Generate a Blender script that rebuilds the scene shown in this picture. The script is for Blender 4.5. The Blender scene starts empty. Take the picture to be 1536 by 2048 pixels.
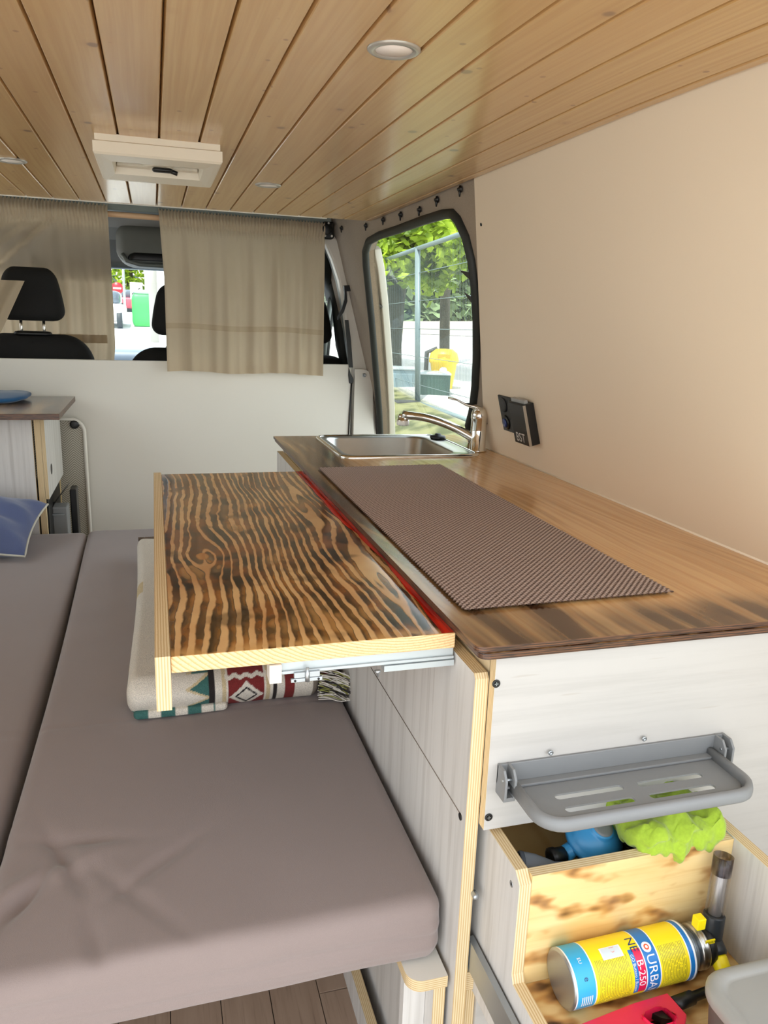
import bpy, math, random
from mathutils import Vector, Matrix, noise as mnoise
random.seed(7)
PI = math.pi
C = bpy.context.scene.collection
SC = bpy.context.scene

# ------------------------------------------------------------------ camera, light, exposure
CAM = Vector((0, 0, 1.30))
RC = ((0.95958411, -0.27930104, 0.03448575), (-0.03585046, -0.2428632, -0.96939786), (0.27912915, 0.92898245, -0.24306074))
F = 1538.0
cd = bpy.data.cameras.new('camera'); cam = bpy.data.objects.new('camera', cd); C.objects.link(cam)
cd.sensor_fit = 'VERTICAL'; cd.sensor_height = 24; cd.lens = F/2048*24; cd.clip_start = .02; cd.clip_end = 400
_r = Matrix((RC[0], [-v for v in RC[1]], [-v for v in RC[2]])).transposed()
cam.matrix_world = Matrix.Translation(CAM) @ _r.to_4x4()
SC.camera = cam
SC.view_settings.view_transform = 'Standard'; SC.view_settings.look = 'None'
SC.view_settings.gamma = 1; SC.view_settings.use_curve_mapping = False
SC.view_settings.exposure = 1.68

w = bpy.data.worlds.new('World'); SC.world = w; w.use_nodes = True
wn = w.node_tree; wn.nodes.clear()
wo = wn.nodes.new('ShaderNodeOutputWorld'); wb = wn.nodes.new('ShaderNodeBackground')
wt = wn.nodes.new('ShaderNodeTexCoord'); ws = wn.nodes.new('ShaderNodeSeparateXYZ'); wr = wn.nodes.new('ShaderNodeValToRGB')
wn.links.new(wt.outputs['Generated'], ws.inputs[0]); wn.links.new(ws.outputs['Z'], wr.inputs[0])
wr.color_ramp.elements[0].position = 0.0; wr.color_ramp.elements[0].color = (.93, .95, .97, 1)
wr.color_ramp.elements[1].position = .8; wr.color_ramp.elements[1].color = (.72, .80, .92, 1)
wn.links.new(wr.outputs[0], wb.inputs[0]); wb.inputs[1].default_value = 1.0
wn.links.new(wb.outputs[0], wo.inputs[0])
sd = bpy.data.lights.new('sun', 'SUN'); sd.energy = 2.6; sd.angle = .02; sd.color = (1, .95, .87)
sun = bpy.data.objects.new('sun', sd); C.objects.link(sun)
sun.rotation_euler = Vector((-.25, -.25, 1)).to_track_quat('Z', 'Y').to_euler()

# ------------------------------------------------------------------ geometry helpers
def ray(px, py):
    c = ((px-768)/F, (py-1024)/F, 1.0)
    return Vector([sum(RC[k][i]*c[k] for k in range(3)) for i in range(3)])
def H(ax, val, px, py):                      # where the sight line of a photo point meets the plane axis = val
    d = ray(px, py); return CAM + d*((val-CAM[ax])/d[ax])
WN = Vector((-.965, 0, -.263)).normalized()  # inward normal of the leaning side wall
WO = Vector((.963, 0, .93)); WU = Vector((-.193, 0, .708)).normalized()
def WP(px, py, off=0):                       # the same for the leaning side wall, moved outward by off
    d = ray(px, py); o = WO - WN*off
    return CAM + d*(WN.dot(o-CAM)/WN.dot(d))
def wall(y, z, inn=0):                       # point on the side wall at y and height z, inn towards the room
    t = (z-.93)/.708
    return Vector((.963-.193*t, y, z)) + WN*inn

class M:
    def __init__(s): s.v = []; s.f = []; s.m = []; s.sm = []; s.col = None
    def add(s, vs, fs, mi=0, sm=False):
        b = len(s.v); s.v += [Vector(p) for p in vs]
        for f in fs: s.f.append([b+i for i in f]); s.m.append(mi); s.sm.append(sm)
        return b
    def box(s, x0, x1, y0, y1, z0, z1, mi=0, em=None, ea=''):
        # em = material index for the faces whose normal is along an axis named in ea
        vs = [(x, y, z) for x in (x0, x1) for y in (y0, y1) for z in (z0, z1)]
        fs = [((0,1,3,2),'x'),((4,6,7,5),'x'),((0,4,5,1),'y'),((2,3,7,6),'y'),((0,2,6,4),'z'),((1,5,7,3),'z')]
        b = len(s.v); s.v += [Vector(p) for p in vs]
        for f, a in fs:
            s.f.append([b+i for i in f]); s.m.append(em if (em is not None and a in ea) else mi); s.sm.append(False)
        return s
    def obox(s, o, X, Y, Z, mi=0):           # box with corner o and edge vectors
        o = Vector(o); X = Vector(X); Y = Vector(Y); Z = Vector(Z)
        vs = [o+X*a+Y*b+Z*c for a in (0,1) for b in (0,1) for c in (0,1)]
        s.add(vs, [(0,1,3,2),(4,6,7,5),(0,4,5,1),(2,3,7,6),(0,2,6,4),(1,5,7,3)], mi); return s
    def prism(s, pts, vec, mi=0, side=None, sm=False):   # closed 3-D outline pushed along vec
        n = len(pts); pts = [Vector(p) for p in pts]; vec = Vector(vec)
        b = len(s.v); s.v += pts + [p+vec for p in pts]
        s.f.append(list(range(b, b+n))[::-1]); s.m.append(mi); s.sm.append(False)
        s.f.append(list(range(b+n, b+2*n))); s.m.append(mi); s.sm.append(False)
        for i in range(n):
            j = (i+1) % n
            s.f.append([b+i, b+j, b+n+j, b+n+i]); s.m.append(side if side is not None else mi); s.sm.append(sm)
        return s
    def tube(s, path, r, n=10, mi=0, cap=True, flat=1.0, up=None):
        path = [Vector(p) for p in path]; rs = r if isinstance(r, (list, tuple)) else [r]*len(path)
        b = len(s.v); k = len(path); prev = None
        for i, p in enumerate(path):
            t = (path[min(i+1, k-1)]-path[max(i-1, 0)]).normalized()
            if prev is None:
                a = Vector(up) if up else (Vector((0,0,1)) if abs(t.z) < .9 else Vector((1,0,0)))
            else: a = prev
            u = (a - t*a.dot(t)).normalized(); v = t.cross(u); prev = u
            for j in range(n):
                q = 2*PI*j/n; s.v.append(p + u*math.cos(q)*rs[i]*flat + v*math.sin(q)*rs[i])
        for i in range(k-1):
            for j in range(n):
                j2 = (j+1) % n; s.f.append([b+i*n+j, b+i*n+j2, b+(i+1)*n+j2, b+(i+1)*n+j]); s.m.append(mi); s.sm.append(True)
        if cap:
            s.f.append([b+j for j in range(n)][::-1]); s.f.append([b+(k-1)*n+j for j in range(n)]); s.m += [mi]*2; s.sm += [False]*2
        return s
    def lathe(s, o, axis, prof, n=32, mi=0, ref=None, mf=None):   # prof: (distance along axis, radius)
        o = Vector(o); a = Vector(axis).normalized()
        u = Vector(ref) if ref else (Vector((0,0,1)) if abs(a.z) < .9 else Vector((1,0,0)))
        u = (u - a*u.dot(a)).normalized(); v = a.cross(u); b = len(s.v)
        for h, r in prof:
            for j in range(n):
                q = 2*PI*j/n; s.v.append(o + a*h + (u*math.cos(q)+v*math.sin(q))*r)
        for i in range(len(prof)-1):
            for j in range(n):
                j2 = (j+1) % n; s.f.append([b+i*n+j, b+i*n+j2, b+(i+1)*n+j2, b+(i+1)*n+j])
                s.m.append(mf((prof[i][0]+prof[i+1][0])/2, (j+.5)/n) if mf else mi); s.sm.append(True)
        for i, rev in ((0, True), (len(prof)-1, False)):
            if prof[i][1] > 1e-5:
                l = [b+i*n+j for j in range(n)]; s.f.append(l[::-1] if rev else l); s.m.append(mi); s.sm.append(False)
        return s
    def grid(s, nu, nv, fn, mi=0, sm=True, mf=None):
        b = len(s.v)
        for i in range(nu+1):
            for j in range(nv+1): s.v.append(Vector(fn(i/nu, j/nv)))
        for i in range(nu):
            for j in range(nv):
                s.f.append([b+i*(nv+1)+j, b+(i+1)*(nv+1)+j, b+(i+1)*(nv+1)+j+1, b+i*(nv+1)+j+1])
                s.m.append(mf((i+.5)/nu, (j+.5)/nv) if mf else mi); s.sm.append(sm)
        return s
    def rbox(s, x0, x1, y0, y1, z0, z1, r, nx, ny, nz, mi=0, fn=None):   # soft-edged box, welded, smooth
        rr = r if isinstance(r, tuple) else (r, r, r)
        key = {}; lo = (x0, y0, z0); hi = (x1, y1, z1); ns = (nx, ny, nz)
        def vid(i, j, k):
            t = (i, j, k)
            if t in key: return key[t]
            p = [lo[a] + (hi[a]-lo[a])*t[a]/ns[a] for a in range(3)]
            c = [min(max(p[a], lo[a]+rr[a]), hi[a]-rr[a]) for a in range(3)]
            d = Vector([(p[a]-c[a])/rr[a] if rr[a] > 0 else 0 for a in range(3)]); m = max(abs(q) for q in d)
            if d.length > 1e-9: d = d.normalized()*m
            q = Vector([c[a] + d[a]*rr[a] for a in range(3)])
            if fn: q = Vector(fn(q, t))
            key[t] = len(s.v); s.v.append(q); return key[t]
        def face(a, b, c, d): s.f.append([vid(*a), vid(*b), vid(*c), vid(*d)]); s.m.append(mi); s.sm.append(True)
        for i in range(nx):
            for j in range(ny):
                face((i,j,0),(i,j+1,0),(i+1,j+1,0),(i+1,j,0)); face((i,j,nz),(i+1,j,nz),(i+1,j+1,nz),(i,j+1,nz))
        for i in range(nx):
            for k in range(nz):
                face((i,0,k),(i+1,0,k),(i+1,0,k+1),(i,0,k+1)); face((i,ny,k),(i,ny,k+1),(i+1,ny,k+1),(i+1,ny,k))
        for j in range(ny):
            for k in range(nz):
                face((0,j,k),(0,j,k+1),(0,j+1,k+1),(0,j+1,k)); face((nx,j,k),(nx,j+1,k),(nx,j+1,k+1),(nx,j,k+1))
        return s

def wl(o):
    p = Vector((0,0,0))
    while o: p += o.location; o = o.parent
    return p
def obj(name, m, mats, parent=None, loc=None, bevel=0, seg=2, colfn=None, kind=None, label=None):
    base = wl(parent) if parent else Vector(loc or (0,0,0))
    me = bpy.data.meshes.new(name)
    me.from_pydata([tuple(p-base) for p in m.v], [], m.f)
    for a in (mats if isinstance(mats, (list, tuple)) else [mats]): me.materials.append(a)
    me.polygons.foreach_set('material_index', m.m); me.polygons.foreach_set('use_smooth', m.sm)
    if colfn:
        at = me.color_attributes.new('print', 'FLOAT_COLOR', 'POINT')
        at.data.foreach_set('color', [c for p in m.v for c in (*colfn(p), 1.0)])
    me.update()
    o = bpy.data.objects.new(name, me); C.objects.link(o)
    if parent: o.parent = parent
    else: o.location = base
    if bevel:
        b = o.modifiers.new('bevel', 'BEVEL'); b.width = bevel; b.segments = seg; b.limit_method = 'ANGLE'; b.angle_limit = .6; b.harden_normals = False
    if kind: o['kind'] = kind
    if label: o['label'] = label
    return o
def thing(name, label, cat, loc, group=None):
    o = bpy.data.objects.new(name, None); C.objects.link(o); o.location = loc; o.empty_display_size = .05
    o['label'] = label; o['category'] = cat
    if group: o['group'] = group
    return o
def tag(o, label, cat, group=None):
    o['label'] = label; o['category'] = cat
    if group: o['group'] = group
    return o
def struct(name, loc=(0,0,0)):
    o = bpy.data.objects.new(name, None); C.objects.link(o); o.location = loc; o['kind'] = 'structure'; return o
def copyt(src, loc, label=None, group=None):
    r = src.copy(); C.objects.link(r); r.location = loc
    if label: r['label'] = label
    if group: r['group'] = group
    for ch in list(src.children):
        c = ch.copy(); C.objects.link(c); c.parent = r
        for g in list(ch.children):
            d = g.copy(); C.objects.link(d); d.parent = c
    return r
def text_mesh(txt, size, fn, depth=0):        # lettering: fn maps flat (x, y) to a point in the scene
    cu = bpy.data.curves.new('t', 'FONT'); cu.body = txt; cu.size = size; cu.align_x = 'CENTER'; cu.align_y = 'CENTER'
    o = bpy.data.objects.new('t', cu); C.objects.link(o)
    me = o.to_mesh(); m = M(); m.add([fn(v.co.x, v.co.y) for v in me.vertices], [list(p.vertices) for p in me.polygons])
    o.to_mesh_clear(); bpy.data.objects.remove(o); bpy.data.curves.remove(cu); return m

# ------------------------------------------------------------------ material helpers
class E:
    def __init__(s, nt, k): s.nt = nt; s.k = k
    def _m(s, op, *a):
        n = s.nt.nodes.new('ShaderNodeMath'); n.operation = op
        for i, v in enumerate((s,)+a):
            if isinstance(v, E): s.nt.links.new(v.k, n.inputs[i])
            else: n.inputs[i].default_value = v
        return E(s.nt, n.outputs[0])
    def __add__(s, o): return s._m('ADD', o)
    def __sub__(s, o): return s._m('SUBTRACT', o)
    def __mul__(s, o): return s._m('MULTIPLY', o)
    def __truediv__(s, o): return s._m('DIVIDE', o)
    __radd__ = __add__; __rmul__ = __mul__
    def __rsub__(s, o): return (s*-1.0)+o
    def fr(s): return s._m('FRACT')
    def fl(s): return s._m('FLOOR')
    def sin(s): return s._m('SINE')
    def ab(s): return s._m('ABSOLUTE')
    def mn(s, o): return s._m('MINIMUM', o)
    def mx(s, o): return s._m('MAXIMUM', o)
    def ss(s, a, b):
        n = s.nt.nodes.new('ShaderNodeMapRange'); n.interpolation_type = 'SMOOTHSTEP'
        s.nt.links.new(s.k, n.inputs[0])
        r = a > b
        n.inputs[1].default_value = min(a, b); n.inputs[2].default_value = max(a, b)
        n.inputs[3].default_value = 1.0 if r else 0.0; n.inputs[4].default_value = 0.0 if r else 1.0
        return E(s.nt, n.outputs[0])
class Mat:
    def __init__(s, name, rough=.5, metal=0, spec=.5, coat=0, coat_r=.1):
        s.mat = bpy.data.materials.new(name); s.mat.use_nodes = True; s.nt = s.mat.node_tree
        s.b = s.nt.nodes['Principled BSDF']; i = s.b.inputs
        i['Roughness'].default_value = rough; i['Metallic'].default_value = metal
        i['Specular IOR Level'].default_value = spec; i['Coat Weight'].default_value = coat; i['Coat Roughness'].default_value = coat_r
    def coords(s, kind='Object'):
        if kind == 'World': k = s.nt.nodes.new('ShaderNodeNewGeometry').outputs['Position']
        else: k = s.nt.nodes.new('ShaderNodeTexCoord').outputs[kind]
        n = s.nt.nodes.new('ShaderNodeSeparateXYZ'); s.nt.links.new(k, n.inputs[0])
        return [E(s.nt, n.outputs[j]) for j in range(3)]
    def vec(s, x, y, z=0.0):
        n = s.nt.nodes.new('ShaderNodeCombineXYZ')
        for i, v in enumerate((x, y, z)):
            if isinstance(v, E): s.nt.links.new(v.k, n.inputs[i])
            else: n.inputs[i].default_value = v
        return n.outputs[0]
    def noise(s, x, y, z=0.0, detail=2, rough=.5, scale=1.0):
        n = s.nt.nodes.new('ShaderNodeTexNoise'); n.inputs['Scale'].default_value = scale
        n.inputs['Detail'].default_value = detail; n.inputs['Roughness'].default_value = rough
        s.nt.links.new(s.vec(x, y, z), n.inputs['Vector']); return E(s.nt, n.outputs[0])
    def voro(s, x, y, z=0.0):
        n = s.nt.nodes.new('ShaderNodeTexVoronoi'); n.inputs['Scale'].default_value = 1
        s.nt.links.new(s.vec(x, y, z), n.inputs['Vector']); return E(s.nt, n.outputs['Distance'])
    def rnd(s):
        n = s.nt.nodes.new('ShaderNodeObjectInfo'); return E(s.nt, n.outputs['Random'])
    def mix(s, f, a, b):
        n = s.nt.nodes.new('ShaderNodeMix'); n.data_type = 'RGBA'
        for i, v in ((0, f), (6, a), (7, b)):
            if isinstance(v, E): s.nt.links.new(v.k, n.inputs[i])
            elif isinstance(v, (int, float)): n.inputs[i].default_value = v
            elif isinstance(v, tuple): n.inputs[i].default_value = (*v, 1)
            else: s.nt.links.new(v, n.inputs[i])
        return n.outputs[2]
    def color(s, c):
        if isinstance(c, tuple): s.b.inputs['Base Color'].default_value = (*c, 1)
        else: s.nt.links.new(c, s.b.inputs['Base Color'])
        return s
    def rough(s, e): s.nt.links.new(e.k, s.b.inputs['Roughness']); return s
    def bump(s, e, dist=.001, st=1.0):
        n = s.nt.nodes.new('ShaderNodeBump'); n.inputs['Distance'].default_value = dist; n.inputs['Strength'].default_value = st
        s.nt.links.new(e.k, n.inputs['Height']); s.nt.links.new(n.outputs[0], s.b.inputs['Normal']); return s
def srgb(r, g, b):
    f = lambda c: (c/255/12.92 if c/255 <= .04045 else ((c/255+.055)/1.055)**2.4)
    return (f(r), f(g), f(b))
def plain(name, rgb, rough=.5, metal=0, var=.06, scale=30, bump=0, bscale=400, **k):
    m = Mat(name, rough, metal, **k); x, y, z = m.coords()
    c = srgb(*rgb); n = m.noise(x*scale, y*scale, z*scale, 3)
    m.color(m.mix(n, tuple(v*(1-var) for v in c), tuple(min(1, v*(1+var)) for v in c)))
    if bump: m.bump(m.noise(x*bscale, y*bscale, z*bscale, 2), bump)
    return m.mat

def ply_edge(axis, name):                    # glued veneers seen on a sawn edge, layers stacked along axis
    m = Mat(name, .6); p = m.coords('World'); a = p[axis]; o = [p[i] for i in range(3) if i != axis]
    n = m.noise(o[0]*25, o[1]*25, a*25, 2); n2 = m.noise(o[0]*160, o[1]*12 if axis != 2 else o[1]*160, a*500, 3)
    s = (a*(1/.0033) + n*.35).fr()
    dk = s.ss(.42, .55)*s.ss(1.0, .92)
    c = m.mix(dk, srgb(226, 206, 166), srgb(202, 172, 124)); c = m.mix(n2.ss(.55, .8)*.4, c, srgb(178, 138, 88))
    m.color(c); m.bump(s, .0006, .5); return m.mat
PX_, PY_, PZ_ = ply_edge(0, 'ply_edge_x'), ply_edge(1, 'ply_edge_y'), ply_edge(2, 'ply_edge_z')

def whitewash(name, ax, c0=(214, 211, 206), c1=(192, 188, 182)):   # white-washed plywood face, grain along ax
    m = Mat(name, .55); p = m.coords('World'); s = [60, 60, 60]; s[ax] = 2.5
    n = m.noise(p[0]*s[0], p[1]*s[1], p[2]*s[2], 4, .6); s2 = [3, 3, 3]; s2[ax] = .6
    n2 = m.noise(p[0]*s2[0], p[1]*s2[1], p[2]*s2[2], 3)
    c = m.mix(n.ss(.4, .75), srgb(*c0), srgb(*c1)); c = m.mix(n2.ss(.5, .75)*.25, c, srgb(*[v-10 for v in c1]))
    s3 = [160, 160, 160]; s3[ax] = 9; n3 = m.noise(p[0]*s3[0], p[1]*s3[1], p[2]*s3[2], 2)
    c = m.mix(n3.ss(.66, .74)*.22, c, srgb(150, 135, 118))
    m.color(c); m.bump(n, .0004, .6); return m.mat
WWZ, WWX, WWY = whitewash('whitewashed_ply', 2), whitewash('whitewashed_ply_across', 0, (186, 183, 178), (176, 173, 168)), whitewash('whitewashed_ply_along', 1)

def char_top():
    m = Mat('charred_pine', .2, coat=.6, coat_r=.07); X, Y, Z = m.coords('World')
    n0 = m.noise(X*1.6, Y*.9, 6.0, 1)-.5; n1 = m.noise(X*4.5, Y*1.9, 0.0, 1)-.5; n2 = m.noise(X*15, Y*9, 3.0, 2)-.5; n3 = m.noise(X*45, Y*38, 5.0, 2)-.5
    u = X + n0*.07 + n1*.075 + n2*.0135 + n3*.0042
    for kx, ky, r, st in ((.064, 1.235, .026, .33), (.318, 1.06, .020, .15), (.29, 1.58, .022, .14)):
        dx = (X - kx) + n2*.012 + n3*.004; dy = (Y - ky)*st
        r2 = dx*dx + dy*dy; u = u - dx*(r*r)/(r2 + r*r*.45)
    ph = u/.0155 + m.noise(X*5, Y*.6, 11.0, 1)*2.8
    s = ph.fr(); cell = m.noise(ph.fl()*3.7, Y*3.0, 1.0, 2)
    bl = m.noise(X*7, Y*5.0, 8.0, 3); bl2 = m.noise(X*26, Y*13, 2.0, 3)
    pt = m.noise(X*24, Y*17, 2.0, 2, .45); wdt = ((1.0-bl)*.95 + cell*.85 - .52)
    tan = (s-wdt).ss(.13, -.03)*s.ss(.0, .09)
    c = m.mix(pt.ss(.42, .60), srgb(132, 76, 24), srgb(40, 17, 6)); c = m.mix(bl2.ss(.44, .60)*.85, c, srgb(17, 7, 3))
    c = m.mix((s.ss(.5, .95)*bl.ss(.55, .36)*.6).mn(1.0), c, srgb(190, 132, 64))
    c = m.mix(tan*.95, c, m.mix(bl.ss(.3, .7), srgb(240, 198, 140), srgb(206, 152, 98)))
    c = m.mix(Y.ss(.885, .855)*pt.ss(.58, .45)*.7, c, srgb(222, 170, 104))
    d = ((X-.064)*(X-.064) + (Y-1.235)*(Y-1.235)*.25 + n3*.00006)
    c = m.mix(d.ss(.00014, .00004), c, srgb(186, 126, 66))
    c = m.mix(m.noise(X*18, Y*14, 21.0, 2, .45).ss(.58, .72)*.55, c, srgb(34, 15, 6))
    c = m.mix(m.noise(X*12, Y*8, 31.0, 2, .45).ss(.56, .70)*s.ss(.2, .8)*.6, c, srgb(204, 152, 88))
    m.color(c); m.bump(tan, .0004, .2); return m.mat
def end_grain():
    m = Mat('pine_end_grain', .6); X, Y, Z = m.coords('World')
    d = ((X-.30)*(X-.30)*.35 + (Z-.98)*(Z-.98)*1.4)._m('SQRT'); n = m.noise(X*30, Z*30, 0.0, 2)
    s = (d/.0042 + n*.8).fr(); f = m.noise(X*500, Z*500, Y*200, 2)
    c = m.mix(s.ss(.35, 1.0), srgb(240, 208, 158), srgb(214, 166, 108)); c = m.mix(f.ss(.5, .75)*.4, c, srgb(190, 140, 90))
    m.color(c); m.bump(f, .0006, .5); return m.mat
def counter_top(edge=False):
    m = Mat('burnt_counter_edge' if edge else 'burnt_counter_ply', .27 if not edge else .4, coat=.45 if not edge else .1, coat_r=.12)
    X, Y, Z = m.coords('World')
    n1 = m.noise(X*2.6, Y*1.0, 4.0, 1)-.5; n2 = m.noise(X*14, Y*4.5, 7.0, 2)-.5; n3 = m.noise(X*60, Y*14, 5.0, 2)-.5
    u = X + Y*.05 + n1*.16 + n2*.02 + n3*.003
    fine = m.noise(u*90, Y*1.8, 2.0, 3); s = m.noise(u*30, Y*1.6, 3.0, 2).ss(.30, .62)
    burn = X.ss(.56, .40)*.95 + Y.ss(.95, .79)*.7 + Y.ss(1.95, 2.15)*X.ss(.86, .6)*.5 + (m.noise(X*6, Y*3, 9.0, 3)-.5)*.9
    c = m.mix(fine.ss(.35, .7), srgb(226, 184, 128), srgb(202, 152, 96))
    st = m.noise(u*26, Y*2.4, 6.0, 2).ss(.56, .72)
    c = m.mix(st*.45, c, srgb(160, 108, 56))
    band = s
    b = burn.ss(.18, .75)
    dark = m.mix(m.noise(X*25, Y*8, 1.0, 2), srgb(40, 26, 16), srgb(92, 58, 34))
    c = m.mix((b*(band*.62+.42)).mn(1.0), c, dark)
    if edge: c = m.mix(((Z*330).fr().ss(.2, .45)*m.noise(X*30, Y*30, Z*700, 3).ss(.35, .55)).mn(1.0)*.75, srgb(46, 30, 22), srgb(122, 80, 52))
    m.color(c); m.bump(fine, .00015, .2); return m.mat
def burnt_light(name, ax='xz'):
    m = Mat(name, .4, coat=.3, coat_r=.2); X, Y, Z = m.coords('World')
    V = Z if ax == 'xz' else Y
    a = m.noise(X*17, V*34, 3.0, 2, .45); b = m.noise(X*5, V*45, 8.0, 3); f = m.noise(X*6, V*160, 1.0, 3); w = m.noise(X*9, V*20, 12.0, 2)
    c = m.mix(b, srgb(240, 216, 160), srgb(224, 186, 118)); c = m.mix(f.ss(.5, .75)*.35, c, srgb(210, 164, 102))
    t = -.10 if ax == 'xy' else 0.0
    c = m.mix(w.ss(.50+t, .72+t)*.55, c, srgb(206, 154, 84))
    c = m.mix(a.ss(.52+t, .64+t)*.75, c, srgb(186, 126, 58)); c = m.mix(a.ss(.60+t, .74+t)*.9, c, srgb(84, 46, 24))
    if ax == 'xy': c = m.mix(a.ss(.58, .70), c, srgb(34, 20, 12))
    m.color(c); return m.mat
def pine_ceiling():
    m = Mat('varnished_pine', .40, coat=.6, coat_r=.16); X, Y, Z = m.coords('Object'); r = m.rnd()
    Y2 = Y + r*37.0; X2 = X + r*11.0
    w1 = m.noise(X2*10, Y2*1.6, r*9, 2)-.5; u = X2 + w1*.03
    g = m.noise(u*120, Y2*2.5, r*5, 3); ring = ((u/.011).fr())
    c = m.mix(g.ss(.3, .7), srgb(200, 162, 104), srgb(188, 146, 88))
    c = m.mix(ring.ss(.6, 1.0)*.10, c, srgb(164, 118, 70))
    v = m.voro(X2*9, Y2*8, r*30); v2 = m.voro(X2*17, Y2*15, r*70+3)
    c = m.mix(v.ss(.20, .06)*.3, c, srgb(160, 112, 70)); c = m.mix(v.ss(.10, .06)*.85, c, srgb(96, 62, 38))
    c = m.mix(v2.ss(.09, .05)*.7, c, srgb(130, 88, 54))
    c = m.mix(r*.35, c, srgb(200, 158, 112)); m.color(c); m.bump(g*.5+w1*2.0, .0012, .35); return m.mat
CHAR, ENDG, CTOP, CEDGE = char_top(), end_grain(), counter_top(), counter_top(True)
BURN, BURNF, PINE = burnt_light('flame_burnt_ply'), burnt_light('flame_burnt_tray', 'xy'), pine_ceiling()
WHITE = plain('white_paint', (226, 221, 210), .5, var=.02, scale=3)
WALLP = plain('cream_wall_board', (232, 214, 188), .42, var=.03, scale=2.5)
VANW = plain('white_van_metal', (228, 222, 210), .35, var=.02, scale=4)
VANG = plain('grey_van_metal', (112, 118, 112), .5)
DARKG = plain('dark_grey_plastic', (52, 53, 52), .55)
BLACK = plain('black_plastic', (18, 18, 18), .4)
RUBB = plain('black_rubber', (38, 40, 36), .6)
CHROME = plain('chrome', (225, 222, 215), .07, 1, var=.01)
STEEL = plain('brushed_steel', (190, 188, 182), .28, 1, var=.05)
ZINC = plain('zinc_steel', (176, 182, 186), .35, .9, var=.04)
PSTEEL = plain('painted_steel', (186, 194, 196), .4, .3, var=.03)
GREYP = plain('grey_plastic', (128, 130, 131), .45, var=.03)
GREYP2 = plain('light_grey_plastic', (158, 158, 154), .4, var=.03)
SEATM = plain('black_seat_fabric', (20, 19, 18), .8, bump=.0008, bscale=500)
YELL = plain('yellow_plastic', (248, 226, 20), .4)
def fabric(name, rgb, var, fs, tr=0, sheen=.3):
    m = Mat(name, .85); X, Y, Z = m.coords('Object'); c = srgb(*rgb)
    t = m.noise(X*fs, Y*fs, Z*fs, 2); l = m.noise(X*8, Y*8, Z*8, 3)
    m.color(m.mix(t*.6+l*.4, tuple(v*(1-var) for v in c), tuple(min(1, v*(1+var)) for v in c)))
    m.b.inputs['Sheen Weight'].default_value = sheen; m.bump(t, .0005, .6)
    if tr:
        d = m.nt.nodes.new('ShaderNodeBsdfTranslucent'); d.inputs[0].default_value = (*c, 1)
        mx = m.nt.nodes.new('ShaderNodeMixShader'); mx.inputs[0].default_value = tr
        m.nt.links.new(m.b.outputs[0], mx.inputs[1]); m.nt.links.new(d.outputs[0], mx.inputs[2])
        m.nt.links.new(mx.outputs[0], m.nt.nodes['Material Output'].inputs[0])
    return m.mat
MATT = fabric('brown_grey_cover', (139, 124, 119), .10, 900)
LINEN = fabric('beige_linen', (206, 188, 160), .10, 700, .38)
LINEN2 = fabric('beige_linen_hem', (192, 172, 142), .10, 700, .25)
BLUEF = fabric('blue_pillow_cotton', (84, 96, 134), .18, 500)
FELT = fabric('brown_grey_felt', (146, 128, 106), .35, 260)
GREENF = fabric('lime_microfibre', (150, 178, 42), .35, 260)
def glassm(name, tint=(.95, .98, .97), refl=.012):
    m = bpy.data.materials.new(name); m.use_nodes = True; nt = m.node_tree; nt.nodes.clear()
    o = nt.nodes.new('ShaderNodeOutputMaterial'); t = nt.nodes.new('ShaderNodeBsdfTransparent'); t.inputs[0].default_value = (*tint, 1)
    g = nt.nodes.new('ShaderNodeBsdfGlossy'); g.inputs['Roughness'].default_value = .02
    f = nt.nodes.new('ShaderNodeFresnel'); f.inputs[0].default_value = 1.45
    k = nt.nodes.new('ShaderNodeMath'); k.operation = 'MULTIPLY'; k.inputs[1].default_value = refl*12
    nt.links.new(f.outputs[0], k.inputs[0]); x = nt.nodes.new('ShaderNodeMixShader')
    nt.links.new(k.outputs[0], x.inputs[0]); nt.links.new(t.outputs[0], x.inputs[1]); nt.links.new(g.outputs[0], x.inputs[2])
    nt.links.new(x.outputs[0], o.inputs[0]); return m
GLASS = glassm('window_glass'); CLEARP = glassm('clear_plastic', (.95, .94, .94), .04)
def printed(name, rough=.7, bump=0):
    m = Mat(name, rough); a = m.nt.nodes.new('ShaderNodeVertexColor'); a.layer_name = 'print'
    X, Y, Z = m.coords('Object'); n = m.noise(X*700, Y*700, Z*700, 2)
    mx = m.nt.nodes.new('ShaderNodeMix'); mx.data_type = 'RGBA'; mx.blend_type = 'MULTIPLY'
    mx.inputs[0].default_value = .55; m.nt.links.new(a.outputs[0], mx.inputs[6])
    m.nt.links.new(m.mix(n.ss(.3, .7), (.55, .55, .55), (1.25, 1.25, 1.25)), mx.inputs[7])
    m.nt.links.new(mx.outputs[2], m.b.inputs[0])
    if bump: m.bump(n, bump)
    return m.mat

# ================================================================== STRUCTURE
YP = 3.40
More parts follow.
